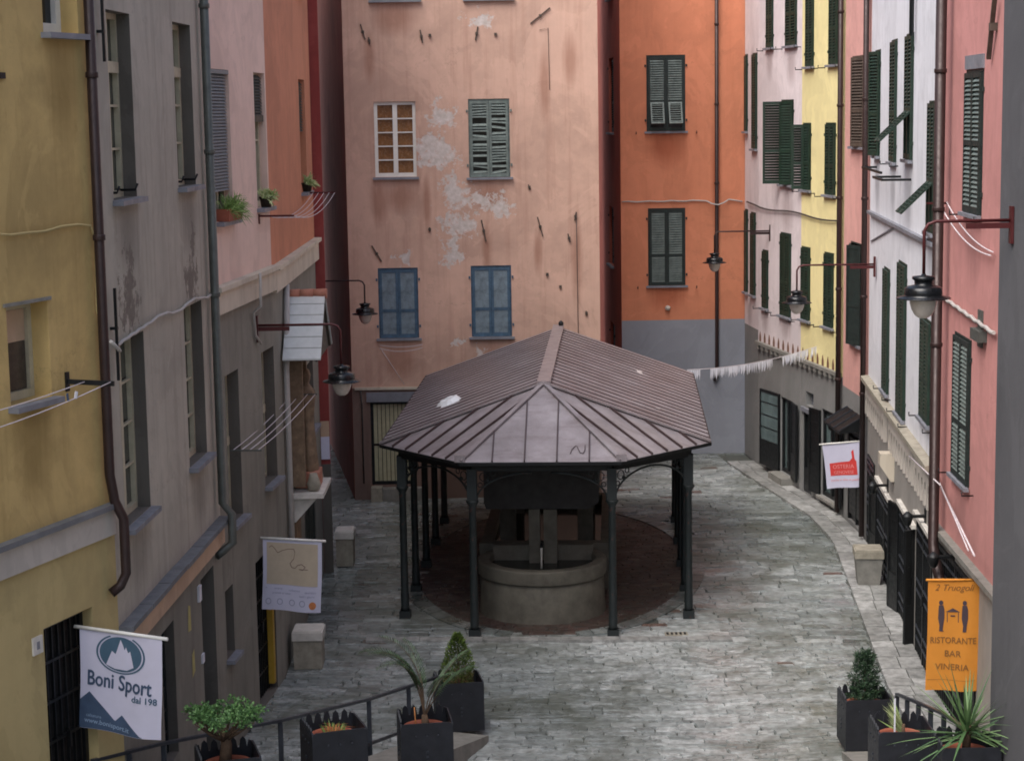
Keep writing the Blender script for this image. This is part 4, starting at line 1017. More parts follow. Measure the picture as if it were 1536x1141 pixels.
lamp((6.42, 46.9, 6.02), (-1.38, 0), .52, 'smallest street lamp, hanging in front of the bright orange house', 'brownmetal')
lamp((7.22, 37.6, 5.92), (-1.55, 0), .5, 'street lamp on an arm from the white house, hanging before the lemon wall')
lamp((5.41, 20.5, 7.77), (-.95, 0), .58, 'largest nearest street lamp at the right, hanging from the dark grey wall', brace=True)
# wall lanterns (small black brackets lights low on the right)
lw = None
def lantern(px, py, pz, label):
    o = thing('wall_lantern', label, 'wall lantern', at(px, py, pz, radians(-90)), 'black shop lanterns on the right hand wall')
    m = MB(); m.box(-.04, .04, -.28, 0, -.02, .02); m.box(-.06, .06, -.02, 0, -.12, .12); m.build('arm', 'iron', o)
    m = MB(); m.lathe([(.02, .08), (.09, .02), (.1, 0), (.06, -.13), (.03, -.16)], 8, (0, -.3, .0)); m.build('lantern_body', 'iron', o)
    return o
for q in (((7.28, 41.2, 2.15), 'black wall lantern above the shop beside the white banner with the red print'), ((7.05, 35.2, 1.95), 'black wall lantern above the first open iron gates of the white house'), ((6.6, 29.9, 2.5), 'black wall lantern high on the grey wall left of the brown drainpipe foot'), ((6.44, 27.3, 2.45), 'black wall lantern above the orange banner')):
    lantern(*q[0], q[1])

# ------------------------------------------------------------------ banners
def text_polys(s_, size, align='CENTER', shear=0.0):
    cu = bpy.data.curves.new('lettering_curve', 'FONT'); cu.body = s_; cu.size = size; cu.align_x = align; cu.resolution_u = 3; cu.shear = shear
    o = bpy.data.objects.new('lettering_curve', cu); COL.objects.link(o)
    dg = bpy.context.evaluated_depsgraph_get(); me = o.evaluated_get(dg).to_mesh()
    vs = [v.co.copy() for v in me.vertices]; fs = [tuple(p.vertices) for p in me.polygons]
    o.evaluated_get(dg).to_mesh_clear(); bpy.data.objects.remove(o); bpy.data.curves.remove(cu)
    return vs, fs
class Cloth:
    def __init__(s, root, w, h, mat, amp=.02, swing=0.0, skew=0.0):
        s.r, s.w, s.h, s.amp, s.sw, s.sk = root, w, h, amp, swing, skew
        m = MB(); nx, nz = 24, 24; m.smooth = True
        g = [[m.P(s.p(w*i/nx, -h*j/nz)) for i in range(nx+1)] for j in range(nz+1)]
        g2 = [[m.P(Vector(s.p(w*i/nx, -h*j/nz))+Vector((0, .004, 0))) for i in range(nx+1)] for j in range(nz+1)]
        for j in range(nz):
            for i in range(nx):
                m.F([g[j][i], g[j][i+1], g[j+1][i+1], g[j+1][i]]); m.F([g2[j][i], g2[j+1][i], g2[j+1][i+1], g2[j][i+1]])
        m.build('cloth', mat, root)
    def p(s, x, z, off=0.0):
        k = -z/s.h
        y = s.amp*(sin(x/s.w*5.2+k*1.3)+.5*sin(x/s.w*11+1+k*2.0))*(.35+.65*k)+s.sw*k
        return (x+s.sk*k+.012*sin(k*5)*k, y-off, z+.01*sin(x/s.w*6)*k)
    def shape(s, polys, name, mat, off=.004):
        m = MB()
        for pl in polys: m.F([m.P(s.p(x, z, off)) for x, z in pl])
        return m.build(name, mat, s.r)
    def strips(s, top, bot, x0, x1, name, mat, off=.004, n=40):
        m = MB(); nz = 6
        for i in range(n):
            a = x0+(x1-x0)*i/n; b = x0+(x1-x0)*(i+1)/n
            for j in range(nz):
                q = []
                for x, jj in ((a, j), (b, j), (b, j+1), (a, j+1)):
                    q.append(m.P(s.p(x, top(x)+(bot(x)-top(x))*jj/nz, off)))
                m.F(q)
        return m.build(name, mat, s.r)
    def text(s, txt, x, z, size, mat, align='CENTER', name='lettering', off=.006, shear=0.0, rot=0.0, bold=0.0, sx=1.0):
        vs, fs = text_polys(txt, size, align, shear); m = MB()
        offs = [(0, 0)] if not bold else [(0, 0), (bold, 0), (0, bold), (-bold, 0), (0, -bold)]
        for k, (ox, oz) in enumerate(offs):
            i0 = []
            for v_ in vs:
                vx = v_.x*sx; xx = x+vx*cos(rot)-v_.y*sin(rot)+ox; zz = z+vx*sin(rot)+v_.y*cos(rot)+oz
                i0.append(m.P(s.p(xx, zz, off+.0004*k)))
            for f in fs: m.F([i0[j] for j in f])
        return m.build(name, mat, s.r)
    def ring(s, cx, cz, r0x, r0z, r1x, r1z, a0, a1, name, mat, off=.005, n=40):
        m = MB()
        for k in range(n):
            t0 = a0+(a1-a0)*k/n; t1 = a0+(a1-a0)*(k+1)/n
            m.F([m.P(s.p(cx+rx_*cos(t_), cz+rz_*sin(t_), off)) for rx_, rz_, t_ in ((r0x, r0z, t0), (r1x, r1z, t0), (r1x, r1z, t1), (r0x, r0z, t1))])
        return m.build(name, mat, s.r)
def banner_root(p0, p1, label, r=.02, over=.06, rodmat='white_frame', group=None):
    """rod from p0 to p1 (screen left to right), cloth hangs below"""
    a = Vector(p0); b = Vector(p1); d = b-a; L = d.length
    X = d.normalized(); Y = Vector((-X.y, X.x, 0)).normalized(); Z = X.cross(Y)
    Mx = Matrix(((X.x, Y.x, Z.x, a.x), (X.y, Y.y, Z.y, a.y), (X.z, Y.z, Z.z, a.z), (0, 0, 0, 1)))
    o = thing('banner', label, 'banner', Mx, group)
    m = MB(); m.tube([(-over, 0, 0), (L+over, 0, 0)], r, 8); m.build('rod', rodmat, o)
    return o, L
# sports shop banner, lower left
o, L = banner_root((-4.58, 19.45, 3.73), (-3.67, 19.2, 3.66), 'white banner with mountain emblem and blue peaks hanging at the lower left', .02)
b1 = Cloth(o, L, 1.12, 'cloth', .018, .05, .0)
cx, cz = L*.5, -.24
b1.ring(cx, cz, 0, 0, .245, .19, 0, 2*pi, 'emblem_disc', 'ink_teal', .004)
b1.ring(cx, cz, .262, .2, .285, .215, radians(115), radians(420), 'emblem_ring', 'ink_teal', .004)
pk = [(-.17, -.13), (-.1, .03), (-.075, -.03), (-.05, .02), (0, .165), (.03, .1), (.045, .05), (.06, .09), (.085, .03), (.11, .05), (.15, -.12), (.07, -.165), (-.07, -.165)]
m = MB(); c0 = m.P(b1.p(cx, cz-.05, .0065)); rr = [m.P(b1.p(cx+x, cz+z, .0065)) for x, z in pk]
for k in range(len(rr)): m.F([c0, rr[k], rr[(k+1) % len(rr)]])
m.build('emblem_peak', 'cloth', o)
b1.text('Boni Sport', L*.48, -.63, .235, 'ink_navy', rot=radians(-1.5), bold=.004, sx=.74)
b1.text('dal 198', L*.95, -.735, .1, 'ink_teal', 'RIGHT', bold=.002)
def tri(pts):
    def f(x):
        for (x0, z0), (x1, z1) in zip(pts, pts[1:]):
            if x0 <= x <= x1: return z0+(z1-z0)*(x-x0)/(x1-x0)
        return -1.1
    return f
top = tri([(0, -.8), (.11, -.7), (.42, -.99), (.5, -.905), (.72, -1.105), (.93, -1.11)])
b1.strips(top, lambda x: -1.115, 0.0, .74, 'mountain_print', 'ink_navy', .004)
b1.text('calzature', .08, -.98, .05, 'ink_light', 'LEFT', rot=radians(-3)); b1.text('www.bonisport.it', .06, -1.045, .075, 'ink_light', 'LEFT', rot=radians(-4), bold=.001)
# beige drawing banner
o, L = banner_root((-3.84, 28.45, 2.64), (-2.93, 28.35, 2.6), 'white banner with a beige panel hanging on the left wall above the marble block', .02)
b2 = Cloth(o, L, 1.13, 'cloth', .012, .03)
b2.strips(lambda x: -.06, lambda x: -.72, .06, L-.06, 'beige_panel', 'ink_beige', .004)
m = MB()
crv = [(.1, -.14), (.14, -.11), (.19, -.16), (.23, -.22), (.3, -.18), (.4, -.15), (.48, -.15), (.5, -.2), (.48, -.3), (.42, -.38), (.45, -.44), (.5, -.45), (.54, -.4), (.6, -.38), (.66, -.42), (.62, -.47), (.56, -.46), (.7, -.46)]
for (x0, z0), (x1, z1) in zip(crv, crv[1:]): m.bar(b2.p(x0, z0, .006), b2.p(x1, z1, .006), .003, .01)
m.build('drawn_line', 'ink_dkbeige', o)
for (x, z, tx) in ((.06, -.79, 'n'), (.25, -.8, 'orario'), (.5, -.815, 'colazioni'), (.75, -.83, 'aperitivo'), (.3, -.87, 'pranzo e cena'), (.7, -.895, 'tutti i giorni')): b2.text(tx, x, z, .05, 'ink_grey', sx=1.0)
for x in (.1, .28, .47, .63): b2.ring(x, -.995, .035, .04, .045, .05, 0, 2*pi, 'circle_print', 'ink_grey', .005, 20)
b2.ring(.79, -1.02, 0, 0, .055, .06, 0, 2*pi, 'orange_disc', 'ink_orange', .005, 20)
# white and red banner on the right
o, L = banner_root((6.52, 39.6, 1.97), (7.32, 39.45, 2.05), 'white banner with a red block print outside the rose house', .018)
b3 = Cloth(o, L, .97, 'cloth', .012, .03, .03)
b3.strips(lambda x: -.43+.06*(x-.1), lambda x: -.7, .1, .66, 'red_block', 'ink_red', .004)
b3.shape([[(.5, -.42), (.58, -.34), (.58, -.2), (.63, -.16), (.63, -.36), (.66, -.42)]], 'red_figure', 'ink_red', .005)
b3.text('OSTERIA', .38, -.55, .12, 'ink_pink', sx=.95); b3.text('GENOVESE', .38, -.67, .1, 'ink_pink', sx=.85)
b3.text('cucina e vino in piazza', .4, -.82, .075, 'ink_pink', shear=.3, sx=.9)
# orange banner
o, L = banner_root((5.68, 25.55, 2.55), (6.38, 25.5, 2.55), 'tall orange restaurant banner with two figures by a fountain at the lower right', .018, .03, 'cloth_o')
b4 = Cloth(o, L, 1.58, 'cloth_o', .012, .03)
b4.text('2 Truogoli', L*.5, -.15, .13, 'ink_brown', shear=.35, sx=.95)
for (x, tx, sz) in ((L/2, 'RISTORANTE', .125),): b4.text(tx, x, -.9, sz, 'ink_brown', bold=.001, sx=.86)
b4.text('BAR', L/2, -1.09, .125, 'ink_brown', bold=.001); b4.text('VINERIA', L/2, -1.28, .125, 'ink_brown', bold=.001)
def fig(cx, s_):
    body = [(-.03, -.36), (.03, -.36), (.045, -.42), (.045, -.55), (.03, -.65), (.025, -.72), (.045*s_ if s_ > 0 else .02, -.735), (-.025, -.735), (-.02, -.65), (-.04, -.55), (-.035, -.42)]
    return [[(cx+x, z) for x, z in body], [(cx+.03*cos(k*pi/5), -.325+.035*sin(k*pi/5)) for k in range(10)]]
b4.shape(fig(.18, 1)+fig(.5, -1), 'figure_print', 'ink_dark', .005)
b4.shape([[(.24, -.455), (.34, -.4), (.44, -.455)], [(.26, -.46), (.27, -.46), (.27, -.6), (.26, -.6)], [(.41, -.46), (.42, -.46), (.42, -.6), (.41, -.6)], [(.31, -.5), (.37, -.5), (.37, -.52), (.31, -.52)]], 'fountain_print', 'ink_dark', .005)
b4.strips(lambda x: -1.425, lambda x: -1.43, .02, L-.02, 'hem_line', 'ink_brown', .004)

# ------------------------------------------------------------------ bunting
m = MB(); pts = sag((3.95, 42.55, 3.2), (7.02, 43.3, 3.6), .12, 40)
bu = thing('bunting', 'string of white fringed paper pennants from the canopy to the lemon house', 'bunting', at(*pts[0]))
o0 = pts[0]; m.tube([p-o0 for p in pts], .006, 4); m.build('string', 'rope', bu)
random.seed(4); k = 0
for i in range(len(pts)-1):
    f = i/(len(pts)-1)
    if .08 < f < .16 or .63 < f < .72 or .9 < f < .945: continue
    a, b = pts[i]-o0, pts[i+1]-o0; m = MB(); n = 3
    for q in range(n):
        p = a.lerp(b, q/n); p2 = a.lerp(b, (q+.85)/n); hh = random.uniform(.19, .27); dx = Vector((random.uniform(-.03, .03), random.uniform(-.04, .04), 0)); y_ = Vector((0, .004, 0))
        m.prism([p, p2, p2-Vector((0, 0, .13)), p2*.3+p*.7-Vector((0, 0, hh))+dx, p-Vector((0, 0, hh*.8))+dx], y_)
    m.build('pennant', 'paper', bu)

# ------------------------------------------------------------------ wall shrine
SM = at(-3.755, 32.9, 0, radians(90))     # local x along the wall (away), y inward, so -y = towards the street
SM = frame((-3.755, 30.95), (-3.76, 32.15)) @ Matrix.Translation((0, 0, .1))
T = thing('wall_shrine', 'weathered wall shrine with a tiled canopy and brown statue on the left wall', 'shrine', SM)
ridge_u, zr = .75, 5.98
m = MB()
for side in (-1, 1):
    for k in range(6):
        d0, d1 = .02+.165*k, .02+.165*(k+1)-.02
        u0, u1 = ridge_u+side*d0*1.1, ridge_u+side*d1*1.1; z0, z1 = zr-d0*.98, zr-d1*.98-.0
        m.prism([(u0, -.66, z0), (u1, -.66, z1), (u1, -.66, z1-.03), (u0, -.66, z0-.03)], (0, .62, 0))
m.build('canopy_board', 'boards', T)
m = MB(); m.prism([(ridge_u-1.06, -.6, zr-1.03), (ridge_u, -.6, zr-.08), (ridge_u+1.06, -.6, zr-1.03)], (0, .03, 0)); m.prism([(ridge_u-1.05, -.64, zr-.99), (ridge_u, -.64, zr-.05), (ridge_u+1.05, -.64, zr-.99), (ridge_u+1.0, -.64, zr-1.02), (ridge_u, -.64, zr-.09), (ridge_u-1.0, -.64, zr-1.02)], (0, .6, 0)); m.build('canopy_deck', 'darkstone', T)
m = MB(); sm_ = []
for k in range(3): m.tube([(ridge_u, -.69+.225*k, zr-.02), (ridge_u, -.69+.225*(k+1)+.02, zr-.02+.004)], [.085, .075], 10)
m.build('ridge_tile', 'tile', T)
m = MB(); m.box(.15, 1.3, -.06, 0, 2.8, 5.1); m.build('niche_back', 'niche', T)
m = MB(); m.box(.15, .27, -.3, -.06, 2.8, 5.0); m.box(1.18, 1.3, -.26, -.06, 2.8, 5.0)
m.prism([(.27, -.22, 4.7), (.5, -.22, 4.98), (.95, -.22, 4.98), (1.18, -.22, 4.7), (1.18, -.22, 5.05), (.27, -.22, 5.05)], (0, .14, 0)); m.build('niche_frame', 'wood', T)
st = MB(); st.smooth = True
prof = [(.2, 2.98), (.21, 3.05), (.17, 3.5), (.15, 3.8), (.17, 4.0), (.2, 4.2), (.19, 4.32), (.1, 4.4), (.06, 4.46), (.09, 4.52), (.1, 4.6), (.07, 4.68), (0, 4.72)]
n = 18; rings = []
for r, z in prof:
    rings.append([st.P((.74+r*(1+.12*sin(j*2*pi/n*5+z*3))*cos(2*pi*j/n)*.95, -.3+r*(1+.12*sin(j*2*pi/n*5+z*3))*sin(2*pi*j/n)*.75, z)) for j in range(n)])
for a, b in zip(rings, rings[1:]):
    for j in range(n): st.F([a[j], a[(j+1) % n], b[(j+1) % n], b[j]])
st.build('statue', 'wood', T)
m = MB(); m.box(.45, 1.02, -.5, -.1, 2.72, 2.98); m.build('pedestal', 'tile', T)
m = MB(); m.lathe([(.0, 0), (.09, .02), (.12, .12), (.08, .24), (.06, .3)], 12, (.3, -.42, 2.7)); m.lathe([(.0, 0), (.07, .02), (.09, .1), (.06, .2)], 12, (1.12, -.42, 2.7)); m.build('scroll_vase', 'stone', T)
m = MB(); m.box(.05, 1.5, -.6, 0, 2.62, 2.7); m.prism([(.2, 0, 2.62), (.2, -.5, 2.62), (.2, -.12, 2.2), (.2, 0, 2.15)], (1.1, 0, 0)); m.build('ledge', 'marble', T)
m = MB(); m.box(.3, 1.1, -.1, 0, .9, 2.16); m.build('pilaster', 'wood', T)

# ------------------------------------------------------------------ marble blocks
def stoneblock(x, y, w, d, h, label, mats=('stone', 'marble'), rz=0, taper=0.0):
    o = thing('stone_block', label, 'stone block', at(x, y, 0.015, rz))
    m = MB(); b_ = .03
    lo = [(-w/2+taper, -d/2+taper), (w/2-taper, -d/2+taper), (w/2-taper, d/2-taper), (-w/2+taper, d/2-taper)]; hi = [(-w/2, -d/2), (w/2, -d/2), (w/2, d/2), (-w/2, d/2)]
    i0 = [m.P((*p, 0)) for p in lo]; i1 = [m.P((*p, h-.16)) for p in hi]
    for j in range(4): m.F([i0[j], i0[(j+1) % 4], i1[(j+1) % 4], i1[j]])
    m.F(i1); m.build('body', mats[0], o)
    m = MB(); m.box(-w/2-.02, w/2+.02, -d/2-.02, d/2+.02, h-.158, h-.02); m.box(-w/2, w/2, -d/2, d/2, h-.02, h); m.build('top_slab', mats[1], o)
stoneblock(-3.42, 30.55, .46, .5, .64, 'square marble block standing on the paving below the beige banner')
stoneblock(-3.42, 37.7, .34, .5, .72, 'small marble block at the far end of the left wall beside the alley')
stoneblock(6.72, 35.4, .5, .55, .7, 'tapered grey stone trough block by the right hand shop fronts', ('ledge', 'stone'), radians(-5), .05)

# ------------------------------------------------------------------ railings
def railing(tops, base, label, name='railing'):
    o = thing(name, label, 'railing', at(*[tops[0][0], tops[0][1], 0]))
    o0 = Vector((tops[0][0], tops[0][1], 0)); P_ = [Vector(p)-o0 for p in tops]
    m = MB()
    for a, b in zip(P_, P_[1:]): m.bar(a, b, .05, .035)
    m.build('handrail', 'rail', o)
    m = MB()
    for a, b in zip(P_, P_[1:]): m.bar(a-Vector((0, 0, .62)), b-Vector((0, 0, .62)), .03, .04)
    m.build('lower_rail', 'rail', o)
    for k, (a, b) in enumerate(zip(P_, P_[1:])):
        for t_ in ((0, .5) if k else (0.02, .5)):
            p = a.lerp(b, t_); m = MB(); m.box(p.x-.03, p.x+.03, p.y-.02, p.y+.02, p.z-base, p.z-.02); m.build('rail_post', 'rail', o)
    p = P_[-1]; m = MB(); m.box(p.x-.03, p.x+.03, p.y-.02, p.y+.02, p.z-base, p.z-.02); m.build('rail_post', 'rail', o)
railing([(-1.06, 27.2, .82), (-2.0, 24.85, 1.2), (-2.94, 22.8, 1.59), (-4.05, 21.0, 1.93), (-4.55, 19.6, 2.22)], .95, 'blue grey iron handrail sloping down behind the planters on the left of the steps')
railing([(5.42, 26.3, .7), (5.45, 25, .98), (5.45, 23.5, 1.31), (5.35, 21.5, 1.7)], .95, 'thin iron handrail behind the planters on the right of the steps')

# ------------------------------------------------------------------ planters (one built, the rest copied)
def make_planter():
    o = thing('planter', 'planter', 'planter'); W_ = .66; H_ = .66; h = W_/2
    m = MB()
    for k in range(4):
        m.M = Matrix.Rotation(k*pi/2, 4, 'Z')
        prof = [(-h+.002, 0), (h-.002, 0), (h-.002, H_+.02)]
        prof += [(h-.05+.048*cos(a), H_+.02+.05*sin(a)) for a in (pi*.25, pi*.5)]
        n = 5 if k > 1 else 0; x0, x1 = h-.06, -h+.06; st = (x1-x0)/5
        for q in range(n):
            c_ = x0+st*(q+.5); prof += [(c_-st*.4*cos(a), H_-.01+(.125)*sin(a)) for a in (0, pi*.25, pi*.5, pi*.75, pi)]
        prof += [(-h+.05+.048*cos(a), H_+.02+.05*sin(a)) for a in (pi*.5, pi*.75)]+[(-h+.002, H_+.02)]
        m.prism([(x, -h, z) for x, z in prof], (0, .02, 0))
    m.M = None; m.box(-h+.022, h-.022, -h+.022, h-.022, .02, .05)
    m.build('box', 'planter', o)
    m = MB()
    for k in range(4):
        m.M = Matrix.Rotation(k*pi/2, 4, 'Z')
        for (x, z, r) in ((0, .36, .022), (0, .3, .018), (0, .24, .018), (-.14, .57, .014), (0, .57, .014), (.14, .57, .014)):
            m.lathe([(r, 0), (r*.8, .01), (0, .016)], 8, (0, 0, 0), False) if False else m.box(x-r*.7, x+r*.7, -h-.012, -h+.001, z-r*.7, z+r*.7)
    m.build('stud', 'rail', o)
    m = MB(); m.lathe([(.19, .04), (.255, .52), (.275, .53), (.28, .59), (.262, .595), (.25, .56), (.24, .52)], 24); m.build('pot', 'terracotta', o)
    m = MB(); m.lathe([(.245, .52), (.0, .54)], 20, caps=False); m.build('soil', 'soil', o)
    return o
P0_ = make_planter()
spots = [(-.86, 27.05, .1, 10, 'farthest left charcoal planter, holding a clipped cone shrub'),
         (-1.18, 23.35, .72, 8, 'second left charcoal planter from the front of the rail, holding a small palm'),
         (-2.17, 21.65, 1.2, 19, 'charcoal planter on the left holding only dry orange stalks'),
         (-3.22, 20.35, 1.32, 16, 'nearest left charcoal planter, under the round leaved shrub'),
         (4.9, 25.95, .1, 1, 'farther right charcoal planter, holding a dark conifer'),
         (4.58, 21.95, .98, 0, 'nearer right charcoal planter with a plant label stake and sparse twigs'),
         (5.05, 20.72, 1.2, 0, 'charcoal planter under the spiky yucca at the right')]
for k, (x, y, z, r, lb) in enumerate(spots):
    if k == 0: o = P0_
    else:
        o = P0_.copy(); COL.objects.link(o)
        for ch in P0_.children:
            c_ = ch.copy(); COL.objects.link(c_); c_.parent = o
    o.matrix_basis = at(x, y, z, radians(r)); tag(o, lb, 'planter', 'charcoal planters beside the steps')

# ------------------------------------------------------------------ plants
def lf(m, p, d, l, w, nrm=None, cup=.15):
    d = Vector(d).normalized(); u = Vector(nrm) if nrm else Vector((random.gauss(0, 1), random.gauss(0, 1), random.gauss(.6, 1)))
    s_ = d.cross(u)
    if s_.length < 1e-3: s_ = d.cross(Vector((1, .3, .2)))
    s_.normalize(); n_ = s_.cross(d); p = Vector(p)
    i = [m.P(p), m.P(p+d*l*.45+s_*w/2+n_*w*cup), m.P(p+d*l), m.P(p+d*l*.45-s_*w/2+n_*w*cup)]
    m.F(i)
def rv(): 
    v_ = Vector((random.gauss(0, 1), random.gauss(0, 1), random.gauss(0, 1))); return v_.normalized()
random.seed(11)
def plant(name, label, cat, x, y, z): return thing(name, label, cat, at(x, y, z))
o = plant('topiary_shrub', 'clipped green cone shrub with bare brown foot in the farthest left planter', 'shrub', -.86, 27.05, .62)
m = MB(); m.tube([(0, 0, 0), (.01, 0, .3), (0, .01, .7)], [.02, .015, .006], 6)
for k in range(22):
    a = random.uniform(0, 6.28); z = random.uniform(.05, .55); m.tube([(0, 0, z), (.14*cos(a), .14*sin(a), z+.12)], [.006, .003], 4)
m.build('stem', 'trunk', o)
m = MB(); m2 = MB()
for k in range(2600):
    z = .06+.8*random.random()**1.15; R_ = .235*(1-(max(0, z-.3)/.6)**1.7)*(.8+.2*min(1, z/.25)); a = random.uniform(0, 6.28)
    R_ *= 1+.16*mnoise.noise(Vector((cos(a)*2, sin(a)*2, z*7))); f = random.random()**.35
    p = Vector((R_*f*cos(a), R_*f*sin(a), z)); d = Vector((cos(a)*.7, sin(a)*.7, .7))+rv()*.5
    lf(m if (z > .3 or random.random() < .35) else m2, p, d, random.uniform(.03, .06), .02)
m.build('foliage', 'leaf_thuja', o); m2.build('dry_foliage', 'leaf_thuja_in', o)

def frond(m, ms, base_, az, L, up, droop, n=34, ll=.26):
    pts = []; p = Vector(base_); el = up
    for k in range(n+1):
        pts.append(p.copy()); el -= droop/n*(k/n*1.6+.2); d = Vector((cos(az)*cos(el), sin(az)*cos(el), sin(el))); p = p+d*L/n
    ms.tube(pts, [.009*(1-.8*k/n) for k in range(n+1)], 5)
    for k in range(11, n+1):
        d = (pts[k]-pts[k-1]).normalized(); sd = d.cross(Vector((0, 0, 1))).normalized(); f = k/n; l_ = ll*(.35+.65*sin(min(1, f*1.05)*pi)**.7)
        for s_ in (-1, 1):
            q = pts[k]; dd = (d*.75+sd*s_*.8+Vector((0, 0, .15))).normalized(); e = dd*l_; mid = q+e*.5+Vector((0, 0, .01)); tip = q+e-Vector((0, 0, .06*l_/.2))
            w = .007; nn = dd.cross(Vector((0, 0, 1))).normalized()*w
            a_ = [m.P(q-nn*.6), m.P(q+nn*.6), m.P(mid+nn), m.P(mid-nn), m.P(tip)]
            m.F([a_[0], a_[1], a_[2], a_[3]]); m.F([a_[3], a_[2], a_[4]])
o = plant('potted_palm', 'small feathery palm leaning left in the second left planter', 'palm', -1.2, 23.35, 1.24)
m = MB(); ms = MB(); ms.tube([(0.02, 0, 0), (.03, 0, .12), (.02, 0, .22)], [.05, .05, .035], 8)
for az, L_, up, dr in ((3.0, 1.35, 1.5, 1.9), (3.3, 1.25, 1.55, 1.7), (2.7, 1.3, 1.6, 1.6), (3.1, 1.1, 1.45, 1.3), (2.2, 1.1, 1.6, 1.3), (3.6, 1.15, 1.6, 2.0), (.4, 1.05, 1.2, .8), (.1, .9, 1.1, .8), (5.6, .9, 1.35, 1.2)): frond(m, ms, (.02, 0, .18), az, L_, up, dr, ll=.2)
m.build('frond', 'leaf_palm', o); ms.build('stem', 'trunk', o)
m = MB(); m.tube([(-.08, -.1, 0), (-.1, -.1, .35)], .008, 5); m.build('support_cane', 'leaf_dry', o)

o = plant('dry_plant', 'withered orange stalks in the planter between the palm and the round shrub', 'dead plant', -2.17, 21.65, 1.74)
m = MB()
for k in range(46):
    a = random.uniform(0, 6.28); l_ = random.uniform(.08, .24); m.tube([(random.uniform(-.1, .1), random.uniform(-.1, .1), 0), (l_*.5*cos(a), l_*.5*sin(a), l_*.6), (l_*1.1*cos(a), l_*1.1*sin(a), l_*.5)], [.005, .004, .002], 4)
m.build('stalk', 'leaf_dry', o)
m = MB()
for k in range(60):
    a = random.uniform(0, 6.28); lf(m, (.1*cos(a), .1*sin(a), .05), (cos(a)*.5, sin(a)*.5, 1), random.uniform(.08, .16), .012)
m.build('leaf', 'leaf_fern', o)

o = plant('round_shrub', 'glossy green flat topped shrub on a stout trunk at the lower left', 'shrub', -3.25, 20.35, 1.88)
m = MB(); m.tube([(0, 0, 0), (.02, 0, .25), (.0, .02, .42)], [.075, .06, .045], 8)
for k in range(14):
    a = k*2*pi/14+random.uniform(-.2, .2); r = random.uniform(.2, .38); m.tube([(0, 0, .28), (r*.5*cos(a), r*.5*sin(a), .4), (r*cos(a), r*sin(a), random.uniform(.48, .58))], [.022, .014, .006], 5)
m.build('trunk', 'trunk', o)
m = MB()
cl = [(.42*sqrt(random.random())*cos(a), .36*sqrt(random.random())*sin(a), random.uniform(.46, .62)+.06*random.random()) for a in [random.uniform(0, 6.28) for _ in range(62)]]
for c_ in cl:
    for k in range(34):
        d = rv(); d.z = abs(d.z)*.9-.15; p = Vector(c_)+d*random.uniform(.02, .085); lf(m, p, d+rv()*.4, random.uniform(.03, .048), .032, None, .12)
m.build('foliage', 'leaf_jade', o)

o = plant('dark_conifer', 'dark bushy conifer in the farther right planter', 'shrub', 4.9, 25.95, .63)
m = MB(); m.tube([(0, 0, 0), (0, 0, .6)], [.02, .006], 6); m.build('stem', 'trunk', o)
m = MB()
for k in range(190):
    z = .05+.68*random.random(); R_ = .24*(1-z/.85)**.6+.02; a = random.uniform(0, 6.28); b0_ = Vector((0, 0, z)); tip = Vector((R_*cos(a)*random.uniform(.7, 1.25), R_*sin(a)*random.uniform(.7, 1.25), z+.1))
    for q in range(26):
        f = random.random()**.6; lf(m, b0_.lerp(tip, f), (tip-b0_).normalized()*.6+rv()*.8, random.uniform(.04, .075), .012)
m.build('foliage', 'leaf_dark', o)

o = plant('sparse_twigs', 'sparse pale twigs with a white label stake in the nearer right planter', 'plant', 4.58, 21.95, 1.5)
m = MB(); m.box(-.105, -.085, -.1, -.097, 0, .55); m.build('label_stake', 'paper', o)
m = MB(); m.tube([(.02, 0, 0), (.03, 0, .2)], [.03, .02], 6); m.build('stem', 'trunk', o)
m = MB()
for k in range(70):
    a = random.uniform(1.8, 4.2); z = random.uniform(.1, .35); lf(m, (.02, 0, z*.6), (cos(a), sin(a)*.5, random.uniform(.6, 1.6)), random.uniform(.15, .38), .018)
m.build('leaf', 'leaf_pale', o)

o = plant('yucca', 'spiky yucca with long sword leaves against the dark grey wall edge', 'yucca', 5.06, 20.7, 1.8)
m = MB(); m.tube([(0, 0, 0), (.01, 0, .3)], [.05, .045], 8); m.build('trunk', 'trunk', o)
m = MB()
for k in range(70):
    a = random.uniform(0, 6.28); el = random.uniform(-.25, 1.35); L_ = random.uniform(.55, .95); p = Vector((0, 0, .22+random.uniform(-.08, .05)))
    d = Vector((cos(a)*cos(el), sin(a)*cos(el), sin(el))); s_ = d.cross(Vector((0, 0, 1))).normalized(); w = .022; pr = []
    for q in range(6):
        f = q/5; c_ = p+d*L_*f-Vector((0, 0, .16*f*f*L_*(1.2-el*.6))); ww = w*(.6+1.2*f if f < .3 else (1-f)*1.37); pr.append((m.P(c_-s_*ww), m.P(c_+Vector((0, 0, -ww*.4))), m.P(c_+s_*ww)))
    for u_, v_ in zip(pr, pr[1:]): m.F([u_[0], u_[1], v_[1], v_[0]]); m.F([u_[1], u_[2], v_[2], v_[1]])
m.build('foliage', 'leaf_yucca', o)

